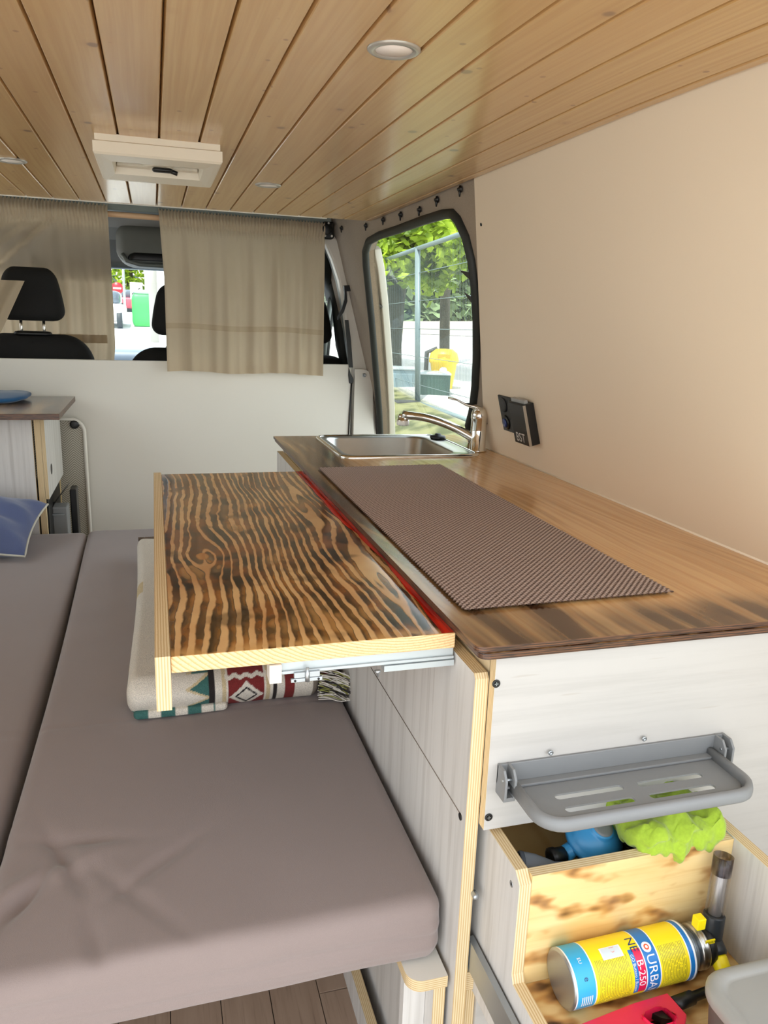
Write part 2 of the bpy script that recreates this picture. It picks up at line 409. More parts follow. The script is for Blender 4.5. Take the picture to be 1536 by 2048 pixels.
# floor with its boards
fl = struct('floor')
vinyl = Mat('floor_board_vinyl', .5); X, Y, Z = vinyl.coords('Object'); r = vinyl.rnd()
n = vinyl.noise(X*40+r*30, Y*3+r*50, 0.0, 4); n2 = vinyl.noise(X*220, Y*9, r*9, 3)
vinyl.color(vinyl.mix(n2.ss(.5, .8)*.5, vinyl.mix(n, srgb(178, 154, 134), srgb(140, 116, 98)), srgb(110, 88, 74))); vinyl = vinyl.mat
m = M().box(0, .093, 0, .95, -.006, 0)
b0 = obj('plank', m, vinyl, fl, bevel=.0008); first = True
for i in range(20):
    for j in range(4):
        o = b0 if first else b0.copy()
        if not first: C.objects.link(o)
        first = False; y = .45 + (j + (.37*i) % 1 - 1.0)*.952
        o.location = (-.96 + i*.0945, y, 0)
obj('underfloor', M().box(-1.0, 1.0, .40, 5.2, -.06, -.0065), DARKG, fl)
# ceiling: grooved pine boards, sagging a little towards the rear doors
ce = struct('ceiling')
def cz(y): return 1.638 - (.030*((1.3-y)/.9)**2 if y < 1.3 else 0)
def board_mesh(wd):
    m = M(); ys = [.40+(2.82-.40)*i/16 for i in range(17)]
    prof = [(0, .010), (.0012, .0045), (.0022, .0012), (.0035, 0), (wd-.0035, 0), (wd-.0022, .0012), (wd-.0012, .0045), (wd, .010), (wd, .012), (0, .012)]
    k = len(prof)
    for y in ys: m.v += [Vector((x, y, cz(y)+z)) for x, z in prof]
    for i in range(16):
        for j in range(k):
            j2 = (j+1) % k; m.f.append([i*k+j, i*k+j2, (i+1)*k+j2, (i+1)*k+j]); m.m.append(0); m.sm.append(False)
    for q in (0, 16): m.f.append([q*k+j for j in range(k)]); m.m.append(0); m.sm.append(False)
    return m
SPC = .0792; bm_ = board_mesh(SPC-.0006); b0 = None
for k in range(-6, 14):
    x = -.371 + k*SPC
    if b0 is None: o = b0 = obj('plank', bm_, PINE, ce)
    else: o = b0.copy(); C.objects.link(o)
    o.location = (x, 0, 0)
obj('edge_plank', M().add([(0,0,0)], []) or board_mesh(.022), PINE, ce).location = (-.371+14*SPC, 0, 0)
rf = M().box(-1.02, 1.02, .40, 4.0, 1.72, 1.76); obj('roof_skin', rf, VANG, ce)
obj('groove_backing', M().box(-.87, .78, 1.3, 2.815, 1.6505, 1.655), plain('dark_groove', (120, 84, 48), .6), ce)
obj('plank_end_sheen', M().box(-.87, .60, 2.822, 2.83, 1.636, 1.652), WHITE, ce)  # white strip paints the glossy reflection along the plank ends
obj('header_beam', M().box(-.96, .735, YP-.04, YP+.05, 1.676, 1.76), VANG, ce, bevel=.004)

# right wall: leaning board, lower board, outer skin, felt-lined door frame
wr_ = struct('wall_right')
eB, eT = WP(972, 893), WP(955, 356)
zB, zT = eB.z, eT.z
pts = [wall(.40, .90, .006), wall(.40, 1.66, .006), wall(eT.y, 1.66, .006), wall(eB.y+.011, .90, .006)]
obj('wall_board', M().prism(pts, -WN*.010, 0), WALLP, wr_)
obj('lower_board', M().box(.964, .974, .40, 2.3, 0, .94), WHITE, wr_)
obj('outer_skin', M().prism([wall(.40, .0, -.07), wall(.40, 1.72, -.05), wall(1.7, 1.72, -.05), wall(1.95, .0, -.07)], -WN*.005), VANW, wr_)
# door opening outline measured on the leaning wall
seal_px = [(763, 880), (760, 820), (755, 760), (750, 700), (745, 640), (739, 580), (734, 530), (733, 503), (740, 482), (762, 470), (800, 458), (850, 440), (890, 428), (908, 427), (920, 440), (936, 475), (947, 520), (953, 570), (957, 640), (957, 710), (954, 770), (948, 822), (940, 850)]
loop = [WP(*q) for q in seal_px]
b1, b0_ = loop[-1].copy(), loop[0].copy()
low = [Vector((1.0, b1.y-.02, .80)), Vector((1.02, b0_.y, .70))]
low = [wall(b1.y-.02, .80), wall(b0_.y+.02, .70)]
loop = loop + low
# felt ring: outer loop with the same number of points
outer_px = {0: (700, 900), 6: (690, 560), 7: (665, 440), 9: (700, 446)}
outer = []
def ceil_pt(y): return wall(y, 1.715 if y > 2.85 else 1.655)
cen = sum(loop, Vector())/len(loop)
for i, p in enumerate(loop):
    if i <= 6: q = wall(3.72, p.z + .04*(i/6))
    elif i == 7: q = ceil_pt(3.7)
    elif i <= 12: q = ceil_pt([3.35, 2.95, 2.65, 2.35, 2.1][i-8])
    elif i == 13: q = ceil_pt(eT.y-.03)
    elif i <= 22:
        z = p.z if i > 14 else 1.60
        t = (z-eB.z)/(eT.z-eB.z); q = wall(eB.y + (eT.y-eB.y)*t - .03, z)
    elif i == 23: q = wall(2.1, .66)
    else: q = wall(3.72, .6)
    outer.append(q)
m = M(); N_ = len(loop)
for off in (0, -.035):
    m.v += [p+WN*off for p in outer] + [p+WN*off for p in loop]
def q4(a, b, c, d): m.f.append([a, b, c, d]); m.m.append(0); m.sm.append(False)
for i in range(N_):
    j = (i+1) % N_
    q4(i, j, N_+j, N_+i); q4(2*N_+i, 2*N_+j, 3*N_+j, 3*N_+i); q4(N_+i, N_+j, 3*N_+j, 3*N_+i); q4(i, j, 2*N_+j, 2*N_+i)
obj('felt_lining', m, FELT, wr_)
m = M().tube([p+WN*.004 for p in loop+[loop[0]]], .014, 8, flat=1.0, cap=False)
obj('rubber_seal', m, RUBB, wr_)
obj('felt_corner', M().box(.55, .80, 2.83, 3.72, 1.705, 1.713), FELT, wr_)
# black clips of a hanging blind along the ceiling edge
m0 = None
for q in ((686, 455), (735, 450), (770, 438), (805, 428), (843, 418), (878, 398), (925, 377)):
    p = WP(*q)+WN*.004
    m = M().lathe(p, WN, [(0, .009), (.003, .009), (.005, .005), (.010, .004), (.011, 0)], 12)
    m.tube([p+WN*.004, p+WN*.008-WU*.018], [.005, .002], 6)
    obj('blind_clip', m, BLACK, wr_)
for q in ((967, 448), (977, 845)):
    obj('wall_screw', M().lathe(WP(*q)+WN*.006, WN, [(0, .004), (.002, .004), (.003, 0)], 10), BLACK, wr_)
# window of the sliding door
win = struct('window_1')
obj('pane', M().prism([p-WN*.030 for p in loop], -WN*.004), GLASS, win)
strip_px = [(742, 494), (748, 500), (756, 540), (763, 600), (768, 660), (774, 740), (778, 820), (780, 900), (755, 900), (752, 820), (748, 740), (744, 660), (738, 600), (734, 540)]
obj('door_edge', M().prism([WP(*q, .055) for q in strip_px], -WN*.03, sm=True), VANW, win, bevel=.004)
p = WP(756, 592, .05)
m = M().tube([p+WU*.045, p+WU*.02+WN*.018, p-WU*.02+WN*.018, p-WU*.05], .012, 8); m.lathe(p+WN*.01, WN, [(0, .02), (.012, .016), (.014, 0)], 12)
obj('door_latch', m, BLACK, win)
# left wall with a side window, not seen but it lights the room
wlft = struct('wall_left')
m = M()
def lw(y, z, o=0): t = (z-.93)/.708; return Vector((-(.963-.193*t) - o, y, z))
for y0, y1, z0, z1 in ((.40, 1.8, .93, 1.66), (1.8, 2.9, .93, 1.06), (1.8, 2.9, 1.54, 1.66), (2.9, 3.45, .93, 1.66)):
    m.prism([lw(y0, z0), lw(y0, z1), lw(y1, z1), lw(y1, z0)], (-.012, 0, 0))
m.box(-.975, -.963, .40, 3.45, 0, .94)
obj('wall_board', m, WHITE, wlft)
obj('pane', M().prism([lw(1.8, 1.06, .02), lw(1.8, 1.54, .02), lw(2.9, 1.54, .02), lw(2.9, 1.06, .02)], (-.004, 0, 0)), GLASS, wlft)
m = M().prism([(-1.0, .40, 0), (-.80, .40, 1.72), (-.76, .40, 1.72), (-.94, .40, 0)], (0, .02, 0)); obj('rear_frame', m, VANW, wlft)

tg = struct('added_sky_block')  # unseen tailgate, added overhead to block sky light from the drawer and front
obj('added_tailgate', M().prism([(-.85, .38, 1.74), (.85, .38, 1.74), (.80, -.75, 1.98), (-.80, -.75, 1.98)], (0, 0, .05)), VANW, tg, bevel=.01)
# partition behind the seats
wf = struct('wall_front')
pz = lambda px, py: H(1, YP, px, py)
m = M().box(-.97, pz(703, 740).x, YP, YP+.018, 0, pz(340, 722).z-.001)
obj('partition_board', m, WHITE, wf, bevel=.003)
# side piece of the partition with its rounded corner
xr, zt = pz(744, 800).x, pz(700, 736).z-.004; xl = pz(708, 800).x; r = .05
pts = [(xl, YP-.002, .5), (xl, YP-.002, zt)] + [(xr-r+r*math.sin(a), YP-.002, zt-r+r*math.cos(a)) for a in [PI/2*i/8 for i in range(9)]] + [(xr+.03, YP-.002, .5)]
obj('partition_side_board', M().prism(pts, (0, .02, 0)), WHITE, wf, bevel=.002)
obj('board_screw', M().lathe(pz(728, 750)+Vector((0,-.003,0)), (0,-1,0), [(0,.009),(.003,.009),(.004,.005),(.002,.004),(.002,0)], 14), ZINC, wf)

# white body pillar right of the curtain
tr = struct('trim_1')
pr_px = [(640, 444), (664, 444), (668, 470), (680, 488), (700, 512), (720, 536), (731, 562), (736, 600), (739, 650), (744, 720), (750, 800), (754, 900), (704, 900), (704, 735), (699, 700), (692, 650), (686, 600), (678, 560), (665, 520), (652, 490), (638, 474)]
obj('pillar', M().prism([H(1, YP+.03, *q) for q in pr_px], (0, .05, 0), sm=False), VANW, tr, bevel=.008, seg=3)
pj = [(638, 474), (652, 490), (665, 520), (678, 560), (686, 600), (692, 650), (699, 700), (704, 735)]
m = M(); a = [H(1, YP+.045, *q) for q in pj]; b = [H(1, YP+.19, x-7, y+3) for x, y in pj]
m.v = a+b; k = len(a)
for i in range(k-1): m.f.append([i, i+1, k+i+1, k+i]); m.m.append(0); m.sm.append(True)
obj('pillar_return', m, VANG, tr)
obj('pillar_screw', M().lathe(H(1, YP+.028, 724, 664), (0,-1,0), [(0,.009),(.003,.009),(.004,.005),(.002,.004),(.002,0)], 14), ZINC, tr)

# cab shell: roof lining, windscreen, side door, bonnet (drawn as the front of the van)
cb = struct('wall_cab')
HEADL = fabric('dark_headliner', (84, 84, 78), .12, 500)
m = M().prism([(-.85, 3.45, 1.78), (-.85, 3.45, 1.70), (-.85, 4.05, 1.66), (-.85, 4.38, 1.515), (-.85, 4.42, 1.56)], (1.64, 0, 0)); obj('headliner', m, HEADL, cb, bevel=.01)
m = M().rbox(-.62, .62, 4.34, 4.44, 1.505, 1.56, (.03,.03,.02), 24, 4, 4); obj('windscreen_header', m, plain('mottled_grey_band', (96, 104, 104), .4, scale=20, var=.3), cb)  # grey band mottled by noise
obj('windscreen', M().prism([(-.85, 4.40, 1.53), (.85, 4.40, 1.53), (.85, 5.05, 1.0), (-.85, 5.05, 1.0)], (0, .005, .004)), GLASS, cb)
m = M().rbox(-.85, .85, 4.62, 5.05, .80, 1.085, .05, 20, 8, 5); obj('dashboard', m, plain('dashboard_sky_tint', (120, 136, 156), .35), cb)  # blue-grey colour paints the bluish reflection low in the windscreen
m = M().grid(16, 8, lambda u, v: (-.85+1.7*u, 5.05+.85*v, 1.02-.16*v*v-.06*abs(2*u-1)**3)); obj('bonnet', m, plain('bonnet_sky_tint', (150, 172, 196), .25), cb)  # white bonnet, its blue tone paints the reflected sky
sidepanel = plain('black_door_trim', (26, 30, 28), .6)
# passenger door frame: black bars with glass between
xd = .93
def DP(px, py, y): return H(1, y, px, py)
m = M()
m.tube([DP(648, 735, 3.95), DP(655, 660, 3.97), DP(668, 590, 4.0), DP(684, 556, 4.0), DP(690, 555, 3.6)], .022, 8)
m.tube([DP(695, 735, 3.75), DP(683, 690, 3.75), DP(676, 620, 3.75), DP(670, 560, 3.75)], .030, 8)
m.tube([DP(636, 480, 3.6), DP(652, 530, 3.7), DP(664, 560, 3.8), DP(668, 590, 4.0)], .05, 8)
obj('door_window_frame', m, sidepanel, cb)
obj('grab_rail', M().tube([DP(645, 735, 3.9), DP(652, 660, 3.9), DP(664, 580, 3.95)], .014, 8), VANG, cb)
obj('door_glass', M().prism([Vector((.97, 3.5, 1.05)), Vector((.80, 3.5, 1.58)), Vector((.80, 4.3, 1.56)), Vector((.97, 4.6, 1.05))], (.004, 0, 0)), GLASS, cb)
obj('door_lower', M().box(.93, .98, 3.48, 4.9, .0, 1.06).box(-.98, -.93, 3.45, 4.9, 0, 1.06), sidepanel, cb)
obj('cab_left_frame', M().box(-.98, -.86, 3.45, 3.62, 1.0, 1.72), VANG, cb)
obj('cab_floor', M().box(-.98, .98, YP+.02, 5.0, -.05, -.01), DARKG, cb)

# ================================================================== OUTSIDE
def sstep(t): t = max(0, min(1, t)); return t*t*(3-2*t)
def gz(x, y): return -.5 + .033*min(max(0, y), 50) + .51*sstep((x-1.25)/2.0)
gm = Mat('pale_paving', .9); X, Y, Z = gm.coords('World'); fA, fB = CAM + ray(770, 782)*11.8, CAM + ray(952, 846)*8.2; fn_ = Vector((fB.y-fA.y, fA.x-fB.x, 0)).normalized(); fn_ = fn_ if fn_.x < 0 else -fn_; fc = fn_.dot(fA)
moss = (X*fn_.x + Y*fn_.y - fc).ss(-.15, .15)*X.ss(1.2, 2.0) ; n = gm.noise(X*2, Y*2, 0.0, 4)
gr = gm.mix(n, srgb(176, 174, 168), srgb(196, 194, 188))
mo = gm.mix(gm.noise(X*4, Y*4, 0.0, 4).ss(.35, .6), srgb(60, 66, 30), srgb(112, 112, 72)); gm.color(gm.mix(moss, gr, mo))  # moss, its colours darkened to paint the shade under the trees
gd = struct('ground')
def gfn(u, v):
    x = -24 + 64*u; y = -6 + 110*v; return (x, y, gz(x, y))
obj('pavement', M().grid(100, 100, gfn), gm.mat, gd)
fp = lambda px, py, d: CAM + ray(px, py)*d
# temporary fence along the pavement behind the window
P0, P1, P2 = fp(770, 782, 11.8), fp(835, 806, 9.9), fp(952, 846, 8.2)
T0, T1, T2 = fp(770, 520, 11.8), fp(835, 497, 9.9), fp(952, 458, 8.2)
base = Vector(P1)
FST = plain('fence_steel', (112, 128, 128), .5, .3)
fe = thing('mesh_fence', 'galvanised temporary wire mesh fence panels outside the side window', 'fence', base)
for a, b, c, d, w_ in ((P0, T0, P1, T1, -.03), (P1, T1, P2, T2, .03)):
    dr = (c-a).normalized()*.035
    obj('frame_tube', M().tube([a+dr, b+dr], .026, 8), FST, fe); obj('frame_tube', M().tube([c-dr, d-dr], .026, 8), FST, fe)
    obj('frame_rail', M().tube([b+dr, d-dr], .030, 8), FST, fe); obj('frame_rail', M().tube([a+dr, c-dr], .03, 8), FST, fe)
    m = M(); n = 44
    for i in range(1, n):
        t = i/n; m.tube([a+(c-a)*t, b+(d-b)*t], .0014, 3, cap=False)
    obj('wire', m, FST, fe, kind='stuff')
    for t in (.12, .30, .48, .66, .84):
        obj('cross_wire', M().tube([a+(b-a)*t, c+(d-c)*t], .004, 4), FST, fe)
obj('foot', M().box(P1.x-.3, P1.x+.3, P1.y-.12, P1.y+.12, P1.z-.06, P1.z+.03), DARKG, fe, bevel=.02)
BARK = plain('tree_bark', (66, 60, 46), .9, scale=6, var=.35, bump=.02, bscale=20)
LEAF = Mat('sunlit_leaf', .5); X, Y, Z = LEAF.coords('World'); nn = LEAF.noise(X*1.6, Y*1.6, Z*1.6, 3)
cc = LEAF.mix(nn.ss(.35, .65), srgb(92, 122, 30), srgb(190, 214, 64)); LEAF.color(cc)
tl = LEAF.nt.nodes.new('ShaderNodeBsdfTranslucent'); LEAF.nt.links.new(cc, tl.inputs[0]); mx = LEAF.nt.nodes.new('ShaderNodeMixShader'); mx.inputs[0].default_value = .5
LEAF.nt.links.new(LEAF.b.outputs[0], mx.inputs[1]); LEAF.nt.links.new(tl.outputs[0], mx.inputs[2]); LEAF.nt.links.new(mx.outputs[0], LEAF.nt.nodes['Material Output'].inputs[0]); LEAF = LEAF.mat
HLEAF = plain('hedge_leaf', (120, 140, 96), .8, scale=1.5, var=.4)
def leaves(cs, n, s, seed):
    rd = random.Random(seed); m = M()
    for i in range(n):
        c, r = cs[i % len(cs)]
        p = Vector(c) + Vector((rd.gauss(0, .45), rd.gauss(0, .45), rd.gauss(0, .38)))*r
        a = Vector((rd.uniform(-1,1), rd.uniform(-1,1), rd.uniform(-.6,.6))).normalized(); b = a.cross(Vector((rd.uniform(-1,1), rd.uniform(-1,1), rd.uniform(-1,1)))).normalized()
        L = s*rd.uniform(.6, 1.3)
        m.add([p-a*L, p+b*L*.55, p+a*L, p-b*L*.55], [(0,1,2,3)])
    return m
def tree(trunk, rs, clusters, n, s, label, seed, grp=None):
    t = thing('tree', label, 'tree', trunk[0], grp)
    obj('trunk', M().tube(trunk, rs, 12), BARK, t)
    obj('foliage', leaves(clusters, n, s, seed), LEAF, t, kind='stuff'); return t
t1 = [fp(774, 775, 13), fp(780, 690, 13), fp(788, 600, 13), fp(797, 520, 13), fp(800, 440, 13), fp(800, 330, 13), fp(805, 200, 13)]
tree(t1, [.26, .20, .19, .185, .19, .2, .15], [(fp(x, y, d), r) for x, y, d, r in ((750, 500, 12, .55), (755, 450, 12.5, .6), (770, 420, 14, .9), (830, 470, 12.5, .5), (850, 440, 12, .6), (820, 420, 13, .8), (745, 560, 14, .4), (700, 380, 13, 1.2), (860, 380, 12, 1.2), (790, 300, 13, 1.6))], 6000, .085, 'large dark tree trunk left behind the wire fence', 3)
t2 = [fp(888, 790, 14.5), fp(889, 700, 14.5), fp(890, 600, 14.5), fp(893, 510, 14.5), fp(900, 440, 14.5), (fp(905, 330, 14.5))]
tree(t2, [.12, .10, .095, .10, .12, .10], [(fp(x, y, d), r) for x, y, d, r in ((900, 470, 12, .55), (930, 450, 11.5, .6), (870, 510, 12.5, .45), (860, 550, 12.5, .35), (930, 500, 11.5, .3), (880, 450, 13, .6), (920, 400, 12, 1.0), (885, 330, 12, 1.2), (845, 530, 12.5, .35))], 5000, .085, 'slender tree right behind the wire fence above the yellow bin', 5)
# far hedge, low wall, parapet
he = tag(obj('hedge', leaves([(fp(x, y, 30)+Vector((0,0,0)), 1.7) for x in range(560, 1080, 22) for y in (640, 600, 555, 500)], 9000, .28, 9), HLEAF, loc=fp(850, 660, 30)), 'pale leafy hedge far behind the fence and the low wall', 'hedge'); he['kind'] = 'stuff'
a, b = fp(700, 668, 26), fp(1100, 668, 26)
tag(obj('low_wall', M().prism([a, b, b+Vector((0,0,.42)), a+Vector((0,0,.42))], (.1, .25, 0)), plain('beige_stone', (206, 196, 180), .8), loc=a), 'low beige stone wall in front of the far hedge', 'wall')
# yellow litter bin
bb = fp(884, 790, 11.2); yb = thing('litter_bin', 'yellow plastic litter bin with a round sticker behind the fence', 'bin', bb)
m = M().lathe(bb, (0,0,1), [(0,.12),(.02,.13),(.45,.19),(.47,.215),(.52,.215),(.60,.19),(.655,.12),(.66,0)], 20)
obj('bin_body', m, plain('bin_yellow', (240, 200, 30), .45), yb)
vd = (CAM-bb).normalized(); vd.z = 0; vd.normalize(); sdv = Vector((-vd.y, vd.x, 0))
obj('slot', M().obox(bb+vd*.17+sdv*(-.09)+Vector((0,0,.535)), sdv*.18, Vector((0,0,.055)), vd*.035), plain('bin_shade', (196, 150, 20), .6), yb)
obj('sticker', M().lathe(bb+vd*.165+Vector((0,0,.36))+sdv*.0, vd, [(.0,.055),(.018,.055),(.019,0)], 20), WHITE, yb)
m = M().tube([bb+sdv*(-.25)+Vector((0,0,.25)), bb+sdv*(-.25)+Vector((0,0,.60)), bb+sdv*(-.1)+Vector((0,0,.66))], .035, 8)
obj('bracket', m, DARKG, yb)
# metal boxes behind the fence
def cab_box(x0, x1, ytop, ybot, d, depth, mat, lid, label, name):
    a = fp(x0, ybot, d); b = fp(x1, ybot, d); b.z = a.z; hgt = fp(x0, ytop, d).z - a.z; X_ = b-a; dy = Vector((-X_.y, X_.x, 0)).normalized()*depth
    t = thing(name, label, 'box', a)
    obj('housing', M().obox(a, X_, dy, (0,0,hgt)), mat, t, bevel=.01)
    obj('lid', M().obox(a-X_*.02-dy*.03+Vector((0,0,hgt)), X_*1.04, dy*1.05, (0,0,.03)), lid, t, bevel=.008)
    obj('door_panel', M().obox(a+X_*.08-dy.normalized()*.012+Vector((0,0,hgt*.1)), X_*.84, dy.normalized()*.012, (0,0,hgt*.78)), mat, t, bevel=.004); return t
cab_box(838, 898, 748, 815, 10.4, .45, plain('dark_green_metal', (36, 72, 60), .5), PSTEEL, 'dark green metal utility box behind the fence post', 'utility_box')
cab_box(768, 828, 738, 802, 11.2, .5, plain('blue_grey_metal', (132, 152, 158), .45), PSTEEL, 'blue-grey metal utility box left of the green one', 'utility_box')

# street ahead seen between the curtains
def at(px, py, d, z=None): p = fp(px, py, d); return p
LRED = plain('faded_red_paint', (200, 70, 84), .4); GL2 = plain('car_window', (90, 100, 110), .2)
def car(px, d, wm, mat, label):
    p = fp(px, 628, d); p.z = gz(p.x, p.y); t = thing('parked_car', label, 'car', p, 'cars parked up the street')
    m = M().rbox(p.x-wm/2, p.x+wm/2, p.y, p.y+4, p.z+.25, p.z+.95, (.12,.12,.12), 8, 8, 4); obj('body', m, mat, t)
    m = M().rbox(p.x-wm*.40, p.x+wm*.40, p.y+.6, p.y+3.2, p.z+.9, p.z+1.45, (.2,.3,.15), 6, 6, 4); obj('cabin', m, GL2, t)
    for s in (-1, 1): obj('wheel', M().lathe((p.x+s*wm*.38, p.y+.15, p.z+.32), (1,0,0), [(-.1,.32),(.1,.32)], 14), RUBB, t)
car(262, 50, 1.5, LRED, 'faded red car parked up the street beside the green bottle bank')
car(230, 55, 1.6, LRED, 'faded red car parked behind the no-entry sign')
car(208, 30, 1.5, plain('white_car', (235, 236, 238), .3), 'white car at the left edge of the gap between the curtains')
p = fp(283, 655, 32); p.z = gz(p.x, p.y)
bt = thing('bottle_bank', 'bright green bottle bank on the street ahead', 'recycling bin', p)
obj('body', M().rbox(p.x-.35, p.x+.5, p.y, p.y+.9, p.z, p.z+1.35, (.15,.15,.2), 6, 6, 6), plain('bright_green', (70, 200, 90), .5), bt)
obj('cap', M().rbox(p.x-.3, p.x+.45, p.y+.05, p.y+.85, p.z+1.3, p.z+1.5, (.12,.12,.1), 6, 6, 3), PSTEEL, bt)
p = fp(237, 628, 40); p.z = gz(p.x, p.y); h = fp(237, 577, 40).z
ns = thing('no_entry_sign', 'round red no-entry sign on a grey post', 'sign', p)
obj('post', M().tube([p, (p.x, p.y, h+.3)], .035, 8), PSTEEL, ns)
obj('sign_face', M().lathe((p.x, p.y-.06, h), (0,-1,0), [(0,.30),(.02,.30),(.021,0)], 24), plain('sign_red', (200, 30, 45), .4), ns)
obj('white_bar', M().box(p.x-.2, p.x+.2, p.y-.09, p.y-.083, h-.045, h+.045), WHITE, ns)
p = fp(274, 610, 36); p.z = gz(p.x, p.y); h = fp(274, 582, 36).z
s2 = thing('arrow_sign', 'rectangular white sign with a diagonal line on a post', 'sign', p)
obj('post', M().tube([p, (p.x, p.y, h)], .04, 8), PSTEEL, s2)
obj('sign_face', M().box(p.x-.28, p.x+.28, p.y-.08, p.y-.06, h-.38, h+.38), WHITE, s2)
obj('diagonal_line', M().obox((p.x-.2, p.y-.085, h-.18), (.38, 0, .3), (0,.003,0), (-.02,0,.03)), BLACK, s2)
p = fp(250, 620, 38); p.z = gz(p.x, p.y); tag(obj('lamp_post', M().tube([p, p+Vector((0,0,5))], .06, 8).tube([p+Vector((0,0,5)), p+Vector((.6,0,5.2))], .05, 8), PSTEEL, loc=p), 'tall pale lamp post between the two street signs', 'lamp post')
p = fp(308, 640, 24); p.z = gz(p.x, p.y); tag(obj('concrete_post', M().tube([p, p+Vector((0,0,5))], .13, 10), plain('concrete', (190, 186, 180), .8), loc=p), 'thick pale concrete post right of the bottle bank', 'post')
p = fp(262, 640, 62); p.z = gz(p.x, p.y)
tree([p, p+Vector((0,0,2)), p+Vector((.2,0,4))], [.3,.25,.15], [(p+Vector((x,0,z)), 2.0) for x in (-5,-2.5,0,2.5) for z in (1.2, 3, 4.6)], 2500, .3, 'bushy tree at the end of the street ahead', 11)
p = fp(225, 600, 75); p.z = 1
bd = thing('building', 'pale apartment building at the end of the street', 'building', p)
obj('wall', M().box(p.x-9, p.x+3.5, p.y, p.y+8, 1.1, 12), plain('pale_render', (232, 222, 218), .8), bd)
for i in range(-4, 2):
    for j in range(3): obj('window', M().box(p.x+i*2.0-.5, p.x+i*2.0+.5, p.y-.06, p.y, 3+j*3, 4.6+j*3), GL2, bd)
p = fp(325, 600, 42)
b2 = thing('white_hall', 'long white building with a grey band on the right of the street', 'building', (p.x, p.y, 1))
obj('wall', M().box(p.x-.9, p.x+12, p.y, p.y+10, .3, 8), plain('white_render', (240, 242, 243), .8), b2)
obj('band', M().box(p.x-.95, p.x+12, p.y-.05, p.y, 1.95, 2.15), VANG, b2)

# ================================================================== KITCHEN UNIT
hxr = lambda v, a, b: min(max(v, a), b)
KU = thing('kitchen_cabinet', 'white-washed plywood kitchen cabinet with pale ply edges below the burnt worktop', 'cabinet', (.36, .79, 0))
# side panel with chamfered near top corner, layers along x
m = M().prism([(.361, .79, 0), (.361, .79, .878), (.361, .795, .884), (.361, 2.40, .884), (.361, 2.40, 0)], (.018, 0, 0), 0, 1)
obj('side_panel', m, [WWZ, PX_], KU)
obj('panel_joint', M().tube([H(0, .3608, 742, 1335), H(0, .3608, 922, 1630)], .0009, 4), plain('dark_seam', (120, 108, 96), .8), KU)
xe = .962
fpts = [(.380, .674), (.380, .914), (xe, .914), (xe, .02), (.716, .02), (.716, .674)]
m = M().prism([(x, .775, z) for x, z in fpts], (0, .0148, 0), 0, 1)
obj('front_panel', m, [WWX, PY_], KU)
obj('upper_support', M().box(.383, .401, .80, 2.38, .74, .912, 0), PX_, KU)
obj('end_panel', M().box(.380, .962, 2.382, 2.40, 0, .913), WWZ, KU)
for q in ((992, 1367), (977, 1634)):
    p = H(1, .775, *q)
    m = M().lathe(p, (0,-1,0), [(0,.0052),(.0012,.0052),(.0016,.004),(.0008,.002),(.0006,0)], 16); s_ = obj('screw', m, BLACK, KU)
    obj('cross_slot', M().box(p.x-.0024, p.x+.0024, p.y-.0019, p.y-.0015, p.z-.0005, p.z+.0005).box(p.x-.0005, p.x+.0005, p.y-.0019, p.y-.0015, p.z-.0024, p.z+.0024), ZINC, s_)
for q in ((921, 1633),):
    p = H(0, .361, *q); obj('screw', M().lathe(p, (-1,0,0), [(0,.005),(.001,.005),(.0014,.003),(.0014,0)], 14), BLACK, KU)
p = H(0, .379, 952, 1797)
obj('cam_lock', M().lathe((.380, .792, p.z), (0,-1,0), [(0,.004),(.004,.0045),(.010,.0045),(.012,.003),(.012,0)], 12), ZINC, KU)
# lower compartment fronts right of the side panel
obj('cross_rail', M().box(.380, .44, .795, .83, .404, .435, 0), PZ_, KU)
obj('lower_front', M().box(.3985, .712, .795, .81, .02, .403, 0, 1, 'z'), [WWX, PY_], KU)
obj('lower_divider', M().box(.380, .398, .80, 1.3, .02, .402, 0, 1, 'yz'), [WWZ, PX_], KU)

# worktop of two glued layers with a sink cut-out
CT = thing('worktop', 'long burnt-wood worktop in two layers, pale by the wall and charred at its edges', 'countertop', (.36, .78, .914))
sx0, sx1, sy0, sy1 = .487, .876, 2.008, 2.378
def frame(z0, z1, x0, x1, y0, y1, rn):
    m = M()
    o = [(x0+rn*(1-math.cos(a)), y0+rn*(1-math.sin(a))) for a in [PI/2*i/6 for i in range(7)]]     # rounded near left corner
    m.prism([(x, y, z0) for x, y in o] + [(x1, y0, z0), (x1, sy0, z0), (x0, sy0, z0)], (0,0,z1-z0), 0, 1)
    m.box(x0, sx0, sy0, sy1, z0, z1, 0, 1, 'xy').box(sx1, x1, sy0, sy1, z0, z1, 0, 1, 'xy').box(x0, x1, sy1, y1, z0, z1, 0, 1, 'xy'); return m
obj('top_layer', frame(.9232, .930, .351, .962, .768, 2.41, .012), [CTOP, CEDGE], CT)
obj('bottom_layer', frame(.9145, .9224, .3555, .962, .7655, 2.41, .012), [CTOP, CEDGE], CT)
obj('wall_bead', M().tube([(.9575, .5 if False else .775, .931), (.9575, 2.13, .931)], .0035, 6), WALLP, CT)

